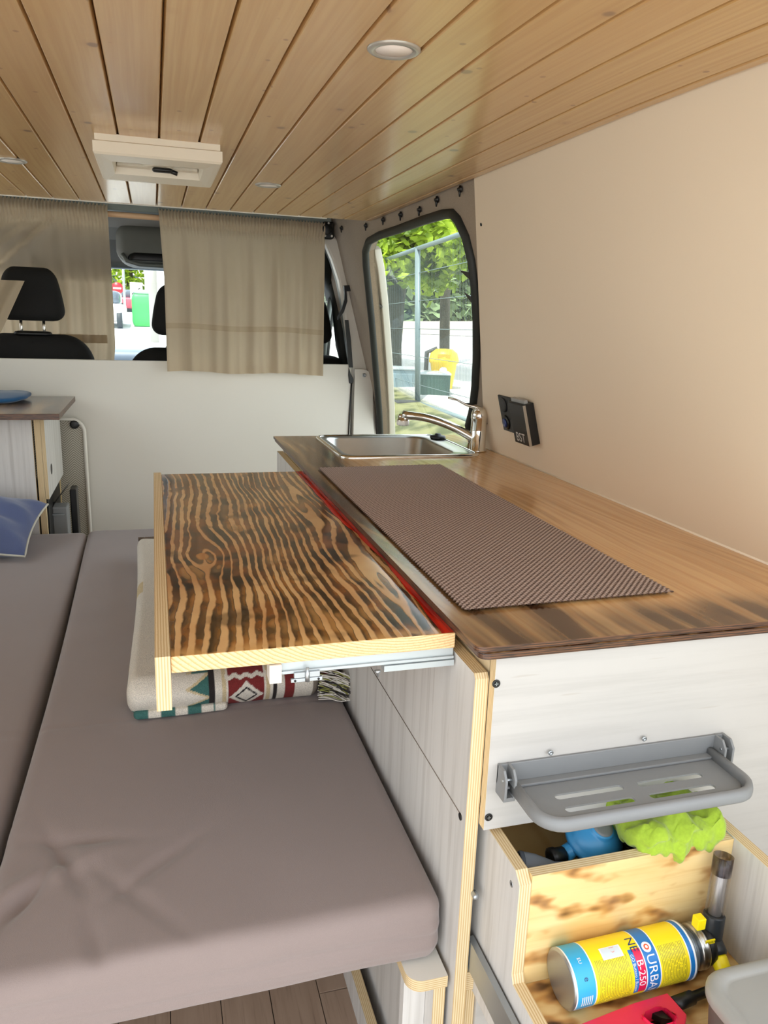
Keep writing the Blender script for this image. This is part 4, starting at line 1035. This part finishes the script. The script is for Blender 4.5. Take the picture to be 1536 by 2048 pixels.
obj('floor_runner', M().box(.325, .343, 1.02, 2.7, 0, .065, 0, 1, 'z'), [WWZ, PX_], BF)
obj('rear_board', M().box(-.95, .30, 1.9, 1.915, 0, .41), WWX, BF)

# folded kilim blanket
cCream, cRed, cBlk, cGrn, cTan, cGry = srgb(222, 214, 200), srgb(122, 36, 34), srgb(34, 26, 26), srgb(58, 106, 100), srgb(206, 186, 146), srgb(136, 124, 110)
def tri(t): t = t % 1; return abs(2*t-1)
def bl_col(p):
    x = p.x; front = p.y < 1.435
    s = (p.z-.535) if front else (.078 + (p.y-1.42))     # distance up the near fold and over the top
    if not front and x < .03:
        if x < -.045 and 1.44 < p.y < 1.53 and p.z < .595: return cGrn if x < -.058 and p.y < 1.50 else cTan
        if x < -.05 and 1.92 < p.y < 2.0: return cTan
    if x < .035:
        if front and s < .014: return cGrn if tri(x/.045+.2) > .45 else cCream
        e = .028 + .0
        return cCream
    if x < .078:                                           # saw-tooth band
        k = (x-.035)/.043; tz_ = tri(s/.040+.1)
        if tz_ < k*1.0-.18: return cGrn
        if tz_ < k*1.0+.05: return cTan
        return cCream
    if x < .090: return cBlk
    if x < .104: return cCream
    if x < .110: return cTan
    if x < .193:
        u = x-.1515; v = s-.029; d = abs(u)*1.0+abs(v)*1.05
        if d < .018: return cCream
        if d < .0235: return cBlk
        if d < .034: return cCream
        if v > 0 and abs(v - (.037+.004*tri(u/.022))) < .003: return cCream
        if abs(u) > .036: return cTan if abs(u) > .040 else cCream
        return cRed
    if x < .204: return cCream if x > .198 else cTan
    if x < .212: return cBlk
    if x < .228: return cCream
    if x < .248: return cRed
    if x < .285: return cCream
    if x < .302: return cGry
    return cRed if tri(s/.05) > .4 else cCream
BK = thing('folded_blanket', 'folded cream kilim blanket with red diamonds and green teeth under the pull-out table', 'blanket', (.12, 1.9, .535))
def blf(q, t):
    z = q.z; n = mnoise.noise(Vector((q.x*7, q.y*4, 1)))*.004 + mnoise.noise(Vector((q.x*24, q.y*20, q.z*20)))*.0012
    k = (z-.536)/.078
    z += n*k
    z -= .012*max(0, (q.x-.15)/.2)*k
    y = q.y
    if q.y < 1.45:
        y += .006*math.sin((q.z-.536)/.078*PI*2+1.0) - .003*math.cos(q.x*16) - .022*(q.x-.15)*0
        y += .02*(q.x-(-.07))*.0
    x = q.x + (.006*math.sin(q.y*4) if q.x < .0 else 0)
    return (x, y, z)
m = M().rbox(-.072, .302, 1.41, 2.43, .5355, .613, (.02,.028,.030), 190, 260, 34, fn=blf)
obj('folded_layers', m, printed('kilim_weave', .9, .0012), BK, colfn=bl_col)
m = M().rbox(-.060, .115, 1.402, 1.46, .5355, .553, (.009,.009,.009), 60, 20, 8, fn=blf)
obj('lower_fold', m, printed('kilim_weave_low', .9, .0012), BK, colfn=lambda p: cGrn if tri(p.x/.05) > .45 and p.x < .09 else cCream)
m = M().rbox(.298, .352, 1.46, 2.40, .5355, .600, (.02,.02,.022), 20, 60, 14, fn=blf)
obj('inner_fold', m, printed('kilim_weave_in', .9, .0012), BK, colfn=lambda p: cRed if p.z < .592 else cCream)
rd = random.Random(5); m1, m2, m3 = M(), M(), M()
for i in range(70):
    z0 = .542+.060*rd.random(); y0 = 1.408 + rd.uniform(-.004, .008); x0 = .296+rd.uniform(0, .006); ln = .045+.02*rd.random(); dz = rd.uniform(-.006, .004); f_ = rd.uniform(0, 6)
    pth = [(x0+ln*t, y0-.004*math.sin(t*5+f_)-.008*t, z0+dz*t+.003*math.sin(t*7+f_)-.012*t*t) for t in [j/7 for j in range(8)]]
    (m1, m1, m2, m1, m3)[i % 5].tube([(a, b, max(c, .537)) for a, b, c in pth], .0012, 4, cap=False)
obj('fringe', m1, plain('cream_yarn', (226, 220, 208), .9), BK, kind='stuff'); obj('fringe', m2, plain('black_yarn', (50, 46, 46), .9), BK, kind='stuff'); obj('fringe', m3, plain('olive_yarn', (150, 150, 80), .9), BK, kind='stuff')
m = M()
for i in range(60):
    x0 = -.068+.07*i/59; pth = [(x0, 2.425, .607), (x0+rd.uniform(-.002,.002), 2.45, .606), (x0+rd.uniform(-.004,.004), 2.475+rd.uniform(0,.01), .585)]
    m.tube(pth, .0012, 4, cap=False)
obj('fringe', m, plain('brown_yarn', (120, 100, 84), .9), BK, kind='stuff')

# blue pillow
pc = [H(2, .555, -260, 1100), H(2, .552, 50, 1113), H(2, .655, 96, 1008), H(2, .70, -240, 960)]
def pil(u, v, s):
    u0, v0 = u, v; u = .5+(u0-.5)*(1-.06*(1-(2*v0-1)**2)); v = .5+(v0-.5)*(1-.06*(1-(2*u0-1)**2))
    p = pc[0].lerp(pc[1], u).lerp(pc[3].lerp(pc[2], u), v); u, v = u0, v0
    e = (1-abs(2*u-1)**2.6)*(1-abs(2*v-1)**2.6); e = max(0, e)**.55
    nrm = Vector((.1, -.55, .8)).normalized()
    pin = .03*(abs(2*u-1)**2)*(1-abs(2*v-1)**2); cx_ = (.5-u)*2*.03*(1-abs(2*v-1)**2)
    w_ = .010*math.sin(v*15+u*7+2*math.sin(u*6))*(.3+u) + .010*mnoise.noise(Vector((u*6, v*9, 1)))
    return p + nrm*(s*.085*e + (w_*e**.5 if s > 0 else 0)) + Vector((-cx_*0, 0, 0))
m = M().grid(44, 36, lambda u, v: pil(u, v, 1)); m.grid(44, 36, lambda u, v: pil(u, 1-v, -1))
PW = thing('pillow', 'blue cotton pillow with a pale piped edge on the left cushion', 'pillow', (-.6, 2.5, .535))
obj('cover', m, BLUEF, PW)
ed = [pil(1, i/20, 1) for i in range(21)] + [pil(1-i/20, 1, 1) for i in range(1, 21)]
ed = [pil(i/20, 0, 1) for i in range(21)] + [pil(1, i/20, 1) for i in range(1, 21)]
obj('piping', M().tube(ed, .0035, 6), plain('pale_piping', (206, 204, 190), .8), PW)

# ================================================================== LEFT CABINET AT THE HEAD OF THE BED
LC = thing('wall_cupboard', 'white plywood cupboard with a brown worktop by the partition on the left', 'cabinet', (-.6, 3.0, .3))
obj('worktop', M().box(-.95, -.312, 2.76, 3.33, .937, .957, 0, 1, 'xy'), [CTOP, CEDGE], LC, bevel=.001)
obj('front_board', M().box(-.95, -.411, 2.845, 2.860, .30, .936, 0, 1, 'x'), [WWZ, PY_], LC)
obj('edge_frame', M().box(-.405, -.385, 2.85, 2.868, .30, .936), PX_, LC)
dz_ = H(0, -.378, 90, 1008).z
obj('door', M().prism([(-.384, 2.85, dz_), (-.384, 2.85, .934), (-.384, 3.30, .934), (-.384, 3.30, dz_)], (.012, 0, 0), 0, 1), [WWZ, PX_], LC)
hq = H(0, -.3715, 103, 938)
obj('finger_hole', M().lathe((-.3718, hq.y, hq.z), (1,0,0), [(0,.020),(.0006,.020),(.0006,.017),(.0002,.017),(.0002,0)], 20), BLACK, LC)
obj('inner_post', M().box(-.40, -.384, 3.28, 3.30, .30, dz_), PX_, LC)
obj('back_board', M().box(-.95, -.93, 2.87, 3.30, .30, .936), WWZ, LC)
ST = thing('storage_box', 'black and grey plastic crate with a lever standing under the cupboard door', 'box', (-.36, 3.1, .43))
obj('crate', M().box(-.60, -.386, 2.93, 3.28, .42, dz_-.01), BLACK, ST, bevel=.006)
obj('side_panel', M().box(-.389, -.335, 3.02, 3.10, .42, .575), plain('silver_plastic', (140, 142, 142), .4), ST, bevel=.005)
obj('top_lip', M().prism([(-.389, 3.02, .575), (-.335, 3.10, .64), (-.335, 3.12, .64), (-.389, 3.04, .575)], (0, .03, .004)), plain('dark_silver', (96, 98, 96), .4), ST)
obj('dark_side', M().box(-.334, -.310, 3.12, 3.20, .42, .62), BLACK, ST, bevel=.004)
obj('bright_strip', M().box(-.40, -.345, 3.005, 3.012, .548, .553), ZINC, ST)
# folded camping table behind the cupboard
FT = thing('folded_table', 'folded camping table with white tube edge and zigzag grey top against the partition', 'folding table', (-.35, 3.35, .03))
ztop = H(1, 3.35, 140, 840).z; xrt = H(1, 3.35, 169, 900).x
zg = Mat('zigzag_print', .6); X, Y, Z = zg.coords('World')
rowf = (Z/.045); tw = ((X+.30)/.065); sgn = ((tw.fr()-.5).ab()*2.0); diag = (Z*1.0 + sgn*.030)/.0098
ln_ = (diag.fr()).ss(.38, .5)*(diag.fr()).ss(1.0, .88); msk = zg.noise(X*18, Z*26, 0.0, 1).ss(.40, .46)
zg.color(zg.mix(ln_*.8, srgb(138, 131, 116), srgb(206, 200, 184)))
def ftl(d, y, zb=.05):
    x1 = xrt-d; x0 = -.86; zt_ = ztop-d; r = .05-d*.6
    return [(x0, y, zb), (x0, y, zt_)] + [(x1-r+r*math.sin(a), y, zt_-r+r*math.cos(a)) for a in [PI/2*i/8 for i in range(9)]] + [(x1, y, zb)]
obj('table_top', M().prism(ftl(.004, 3.345), (0, .02, 0)), zg.mat, FT)
obj('tube_edge', M().tube([Vector(p) for p in ftl(-.004, 3.345, .04)], .0075, 8), WHITE, FT)
obj('corner_cap', M().lathe(H(1, 3.343, 149, 849), (0,-1,0), [(0,.018),(.006,.017),(.008,.012),(.008,0)], 20), BLACK, FT)
# blue thing lying on the cupboard
def capf(q, t): return (q.x, q.y, q.z + .006*mnoise.noise(Vector((q.x*12, q.y*12, 2))))
b_ = obj('blue_cap', M().rbox(-.80, -.455, 3.02, 3.30, .958, .990, (.08,.10,.014), 24, 20, 6, fn=capf), fabric('blue_felt', (16, 78, 122), .2, 400), loc=(-.6, 3.15, .957))
tag(b_, 'flat dark blue cloth cap on top of the left cupboard', 'cap')

# ================================================================== CURTAINS
ZR = H(1, YP, 270, 436).z
tag(obj('curtain_rod', M().tube([(-.93, YP-.03, H(1, YP-.03, 0, 412).z+.006), (.715, YP-.03, H(1, YP-.03, 640, 461).z)], .011, 12), plain('pale_wood_rod', (206, 166, 128), .5, scale=15), loc=(0, YP-.03, ZR)), 'pale wooden curtain rod under the grey roof beam', 'curtain rod')
def rodz(x): a = H(1, YP-.03, 0, 412).z+.006; b = H(1, YP-.03, 640, 461).z; return a+(b-a)*(x+.93)/(1.645)
BKT = thing('rod_bracket', 'black plastic bracket holding the right end of the curtain rod', 'bracket', H(1, YP-.035, 657, 462))
p0, p1 = H(1, YP-.035, 644, 444), H(1, YP-.035, 668, 479)
obj('plate', M().rbox(p0.x, p1.x, YP-.045, YP-.002, p1.z, p0.z+.005, (.012,.008,.012), 8, 4, 8), BLACK, BKT)
obj('cup', M().lathe(((p0.x+p1.x)/2-.008, YP-.045, (p0.z+p1.z)/2+.004), (0,-1,0), [(0,.02),(.015,.02),(.017,.016),(.017,0)], 18), BLACK, BKT)
for x, z in ((p0.x+.012, p1.z+.012), (p1.x-.012, p1.z+.012), ((p0.x+p1.x)/2, p0.z-.004)):
    obj('bracket_screw', M().lathe((x, YP-.0465, z), (0,-1,0), [(0,.005),(.0012,.004),(.0015,0)], 10), WHITE, BKT)
def curtain(x0, x1, zb, fold, amp, n, yoff, hem=None, narrow=0, shape=None):
    def f(u, v):                               # v = 0 at the top
        x = x0+(x1-x0)*u; zt_ = rodz(x)+.030; z = zt_ + (zb(u)-zt_)*v
        g = min(1, v/.10)
        y = YP - .048 + yoff*v
        a = amp*(.35+.65*sstep(v*2.2))
        y += -a*(math.sin(u*fold*2*PI + 1.7*math.sin(u*9)) + .5*math.sin(u*fold*4.3*PI+1+v*.8)) * g
        if v < .15: 
            y += .006*math.sin(u*n*2*PI)*max(0, 1-(v/.15)**2) + .006*math.exp(-((v-.095)/.012)**2)
            if v < .02: z += .005*math.sin(u*n*2*PI+1)
        if .0 < v < .09: y -= .014*math.sin(v/.09*PI)
        y += .002*mnoise.noise(Vector((x*30, z*8, 0)))
        if hem and abs(v-hem) < .004: y -= .0015
        if shape: return shape(u, v, x, y, z)
        return (x, y, z)
    return f
CR_ = thing('curtain', 'right beige linen curtain hanging over the partition edge', 'curtain', (.38, YP-.05, 1.05), None)
xa, xb = H(1, YP-.05, 333, 600).x, H(1, YP-.05, 643, 600).x
zb1 = lambda u: H(1, YP-.05, 345+295*u, 743+7*u).z + .004*math.sin(u*11)
fr_ = curtain(xa-.02, xb+.01, zb1, 6, .009, 52, .0, .72)
def shp_r(u, v, x, y, z):
    return (x + (.035*(v)*(1-u) if v < .4 else .014*(1-u)) , y, z)
fr_ = curtain(xa-.02, xb+.01, zb1, 6, .010, 52, .0, .715, shape=shp_r)
obj('cloth', M().grid(300, 90, fr_), LINEN, CR_)
obj('hem_band', M().grid(200, 4, lambda u, v: Vector(fr_(u, .69+.035*v))+Vector((0,-.0015,0))), LINEN2, CR_)
CL_ = thing('curtain', 'left beige linen curtain bunched up and tucked behind the partition', 'curtain', (-.5, YP+.1, 1.05), None)
xl_ = H(1, YP-.05, 215, 500).x
def shp_l(u, v, x, y, z):
    # lower part is pushed over the partition and against the seats
    y2 = y + sstep((v-.08)/.34)*.50
    k = (y2)/(YP)
    # swag pulled to the left
    d = (x+.60)**2*3 + (z-1.42)**2*6
    for c0_, k_, am_ in ((1.43, .75, .060), (1.50, .60, .040), (1.56, .42, .028), (1.38, .95, .030)): y2 -= am_*math.exp(-((z-(c0_+(x+.6)*k_))/.018)**2)*sstep((-.24-x)/.2)*sstep(v/.15)
    return ((x)*(1+.12*sstep((v-.08)/.34)) - .012*u*sstep((v-.8)/.2), y2, z)
fl_ = curtain(-.93, xl_+.008, lambda u: 1.02, 8, .013, 60, .0, None, shape=shp_l)
obj('cloth', M().grid(300, 90, fl_), LINEN, CL_)
obj('hem_band', M().grid(60, 4, lambda u, v: Vector(fl_(.72+.24*u, .755+.055*v))+Vector((0,-.003,0))), LINEN2, CL_)
# tied flap falling over the left headrest
fq = [(-60, 565), (0, 552), (18, 556), (50, 560), (46, 575), (30, 610), (8, 645), (-4, 665), (-60, 690)]
def flap(u, v):
    a = H(1, YP+.10, -70+120*u, 556+6*u); x0_, z0_ = a.x, a.z
    b = H(1, YP+.10, -70+70*u, 690-25*u); p = a.lerp(b, v); p.y += .02*math.sin(u*12+v*2); return p
obj('tucked_flap', M().grid(40, 20, flap), LINEN, CL_)

# ================================================================== SEATS
def seat(cx_, cy_, label, zc):
    t = thing('car_seat', label, 'car seat', (cx_, cy_, .55))
    m = M().rbox(cx_-.245, cx_+.245, cy_, cy_+.14, .55, zc, (.13,.05,.14), 20, 6, 20); obj('backrest', m, SEATM, t)
    obj('seam', M().tube([(cx_, cy_-.001, zc-.30), (cx_, cy_+.001, zc-.14), (cx_, cy_+.02, zc-.03)], .003, 6), BLACK, t)
    def hf(q, tt):
        k = (q.z-(zc+.055))/.22; s = 1-.30*max(0, k)**1.6; return (cx_+(q.x-cx_)*s, q.y+.02*k, q.z)
    m = M().rbox(cx_-.135, cx_+.135, cy_+.01, cy_+.12, zc+.055, zc+.275, (.05,.04,.05), 16, 8, 16, fn=hf); obj('headrest', m, SEATM, t)
    for s in (-.045, .045): obj('headrest_rod', M().tube([(cx_+s, cy_+.06, zc-.03), (cx_+s, cy_+.06, zc+.08)], .006, 8), CHROME, t)
    obj('rod_sleeve', M().rbox(cx_-.075, cx_+.075, cy_+.03, cy_+.09, zc-.01, zc+.012, (.02,.02,.008), 8, 4, 3), BLACK, t); return t
# seats placed from the photograph at their real distance behind the partition
a, b = H(1, 3.66, 60, 600), H(1, 3.66, 342, 600)
seat(a.x, 3.62, 'left black cab seat with a broad headrest in front of the bunched curtain', H(1, 3.64, 60, 668).z)
seat(b.x-.0+.045, 3.62, 'middle black cab seat, its headrest half hidden by the right curtain', H(1, 3.64, 317, 696).z)
seat(.70, 3.70, 'right black cab seat, only its shoulder visible beyond the right curtain', H(1, 3.7, 660, 712).z-.0)

# overhead console in the cab
OC = thing('overhead_console', 'grey overhead console with an oval recess above the windscreen', 'overhead console', (.05, 3.95, 1.60))
c0, c1 = H(1, 3.9, 228, 500), H(1, 3.9, 330, 455)
def ocf(q, t): return q
m = M().rbox(H(1, 3.9, 232, 500).x, .62, 3.86, 4.30, H(1, 3.9, 300, 531).z, 1.69, (.09,.05,.06), 24, 12, 10); obj('housing', m, plain('console_grey', (120, 122, 116), .6), OC)
rc0 = H(1, 3.855, 255, 503); rc1 = H(1, 3.855, 345, 526)
obj('recess', M().rbox(rc0.x, .50, 3.850, 3.90, rc1.z+.004, rc0.z, (.04,.008,.03), 20, 4, 8), BLACK, OC)
obj('lip', M().tube([(rc0.x-.025, 3.868, rc0.z-.01), (rc0.x-.005, 3.862, rc1.z), (rc0.x+.05, 3.862, rc1.z-.014), (.5, 3.862, rc1.z-.018)], .010, 8), VANG, OC)
# belt with handle and cord on the pillar
BT = thing('seat_belt', 'black seat belt with its guide loop on the white pillar', 'seat belt', H(1, YP, 700, 600))
y_ = YP-.012
obj('guide', M().prism([H(1, y_, *q) for q in ((688, 571), (716, 569), (717, 578), (709, 582), (689, 583))], (0, .02, 0)), BLACK, BT, bevel=.002)
obj('strap', M().prism([H(1, y_, *q) for q in ((689, 578), (693, 578), (695, 602), (688, 624), (676, 640), (675, 634), (684, 616), (689, 598))], (0, .012, 0)), BLACK, BT)
obj('webbing', M().prism([H(1, y_, *q) for q in ((690, 640), (697, 640), (702, 680), (706, 735), (698, 735), (694, 690))], (0, .006, 0)), DARKG, BT)
obj('buckle', M().prism([H(1, YP-.008, *q) for q in ((698, 735), (702, 748), (707, 758), (706, 767), (699, 767), (697, 750))], (0, .010, 0)), BLACK, BT, bevel=.002)
obj('cord', M().tube([H(1, YP-.005, *q) for q in ((703, 766), (701, 800), (699, 830), (697, 875))], .0035, 6), BLACK, BT)
# leaf stickers on the sliding door pane
for nm, lab, pts in (('leaf_sticker', 'black maple-leaf sticker at the right edge of the side window pane, the upper one', [(965, 515), (946, 522), (942, 545), (920, 541), (931, 552), (943, 563), (948, 575), (950, 590), (965, 610)]),
                     ('leaf_sticker', 'black maple-leaf sticker at the right edge of the side window pane, the lower one', [(965, 580), (950, 590), (945, 596), (927, 584), (938, 600), (946, 608), (950, 622), (965, 640)])):
    pp = [WP(x, y, .024) for x, y in pts]; tag(obj(nm, M().prism(pp, -WN*.002), BLACK, loc=pp[2]), lab, 'sticker')

# ================================================================== SOCKET PANEL ON THE WALL
SP = thing('socket_panel', 'black panel with round flap sockets and one blue USB outlet on the cream wall', 'socket panel', wall(1.90, 1.06, .01))
def wpt(y, z, o): return wall(y, z, .006+o)
q0, q1 = WP(1010, 789), WP(1010, 854)
yL, yR = 1.958, 1.845
zl0, zl1 = 1.015, 1.112
def plate(y0, y1, z0, z1, o0, o1): return M().prism([wpt(y0, z0, o0), wpt(y0, z1, o0), wpt(y1, z1, o0), wpt(y1, z0, o0)], WN*(o1-o0))
obj('plate', plate(yL, yR, zl0, zl1, 0, .006), BLACK, SP, bevel=.002)
for i, (y, z) in enumerate(((1.928, 1.088), (1.874, 1.088), (1.928, 1.040), (1.874, 1.040))):
    c_ = wpt(y, z, .006); f = obj('socket_flap', M().lathe(c_, WN, [(0,.021),(.003,.020),(.005,.017),(.0045,.012),(.006,0)], 24), DARKG if i != 2 else BLACK, SP)
    if i == 2: obj('blue_insert', M().lathe(c_+WN*.006, WN, [(0,.013),(.0015,.012),(.0015,0)], 20), plain('blue_insert', (40, 60, 120), .3), f)
CBX = thing('control_box', 'black box with silver edge lettered BST beside the socket panel', 'control box', wall(1.80, 1.06, .01))
obj('housing', plate(1.838, 1.752, 1.007, 1.112, 0, .030), BLACK, CBX, bevel=.002)
obj('silver_edge', plate(1.7525, 1.7505, 1.008, 1.111, .024, .031), STEEL, CBX)
obj('grey_tab', plate(1.835, 1.760, 1.1125, 1.121, .012, .022), GREYP2, CBX)
obj('lettering', text_mesh('BST', .034, lambda a, b: wpt(1.797-a*.95, 1.024+b*.96, .0306)), plain('silver_print', (214, 210, 204), .5), CBX)

# ================================================================== ROOF VENT AND DOWNLIGHTS
zc = 1.638
RV = thing('roof_vent', 'cream plastic roof vent frame with a grey blind and black handle in the pine ceiling', 'roof vent', (.02, 1.9, zc))
vx0, vx1, vy0, vy1 = -.103, .150, 1.752, 2.085
VP_ = plain('vent_cream', (226, 216, 196), .4, var=.01)
ix0, ix1, iy0, iy1 = -.066, .112, 1.86, 2.005
m = M()
fr = lambda a, z: [(vx0+a, vy0+a, z), (vx1-a, vy0+a, z), (vx1-a, vy1-a, z), (vx0+a, vy1-a, z)]
inn = lambda z, g=0: [(ix0-g, iy0-g, z), (ix1+g, iy0-g, z), (ix1+g, iy1+g, z), (ix0-g, iy1+g, z)]
b = [fr(.004, zc+.001), fr(.004, zc-.012), fr(0, zc-.014), fr(0, zc-.034), fr(.004, zc-.038), fr(.014, zc-.038), inn(zc-.034, .006), inn(zc-.010)]
m2_ = M()
for l in b: m2_.v += [Vector(p) for p in l]
for i in range(len(b)-1):
    for j in range(4):
        j2 = (j+1) % 4; m2_.f.append([i*4+j, i*4+j2, (i+1)*4+j2, (i+1)*4+j]); m2_.m.append(0); m2_.sm.append(False)
obj('frame', m2_, VP_, RV)
obj('blind', M().grid(30, 4, lambda u, v: (ix0+(ix1-ix0)*u, iy0+(iy1-iy0)*v, zc-.012-.002*math.sin(v*20+u*3))), plain('grey_blind', (140, 142, 150), .7, scale=60, var=.15), RV)
pt = [(ix0, iy1, zc-.0125)] + [(ix0+(ix1-ix0)*(.30+.4*i/10), iy1-.045-.03*math.sin(PI*i/10), zc-.0135) for i in range(11)] + [(ix1, iy1, zc-.0125)]
pt = [(ix0, iy1, zc-.014), (ix0, iy1-.03, zc-.014), (ix0+.055, iy1-.03, zc-.014)] + [(ix0+.055+.068*i/8, iy1-.03-.035*math.sin(PI*i/8), zc-.014) for i in range(1, 8)] + [(ix1-.055, iy1-.03, zc-.014), (ix1, iy1-.03, zc-.014), (ix1, iy1, zc-.014)]
obj('blind_bar', M().prism(pt, (0,0,-.006)), VP_, RV, bevel=.001)
obj('handle', M().rbox(.010, .056, iy1-.045, iy1-.025, zc-.030, zc-.020, (.008,.008,.004), 8, 4, 3).tube([(.05, iy1-.035, zc-.025), (.066, iy1-.037, zc-.030)], .005, 8), BLACK, RV)
lens_ = plain('frosted_lens', (236, 226, 218), .5)
def downlight(x, y, label, src=None):
    z = cz(y)
    if src: return copyt(src, (x, y, z), label)
    t = thing('ceiling_downlight', label, 'downlight', (x, y, z), 'round downlights in the pine ceiling')
    obj('ring', M().lathe((x, y, z+.001), (0,0,-1), [(0,.0345),(.003,.0345),(.0050,.032),(.0045,.0245),(.001,.024)], 36), plain('ring_silver', (176, 172, 164), .3, .4), t)
    obj('lens', M().lathe((x, y, z-.001), (0,0,-1), [(0,.0245),(.0015,.024),(.002,0)], 30), lens_, t); return t
d0 = downlight(.308, 1.054, 'unlit round downlight nearest the camera in the middle of the pine ceiling')
downlight(.308, 2.21, 'unlit round downlight right of the roof vent', d0)
downlight(-.311, 2.16, 'unlit round downlight cut by the left photo edge', d0)
downlight(.614, .700, 'unlit round downlight in the top right corner of the photo', d0)
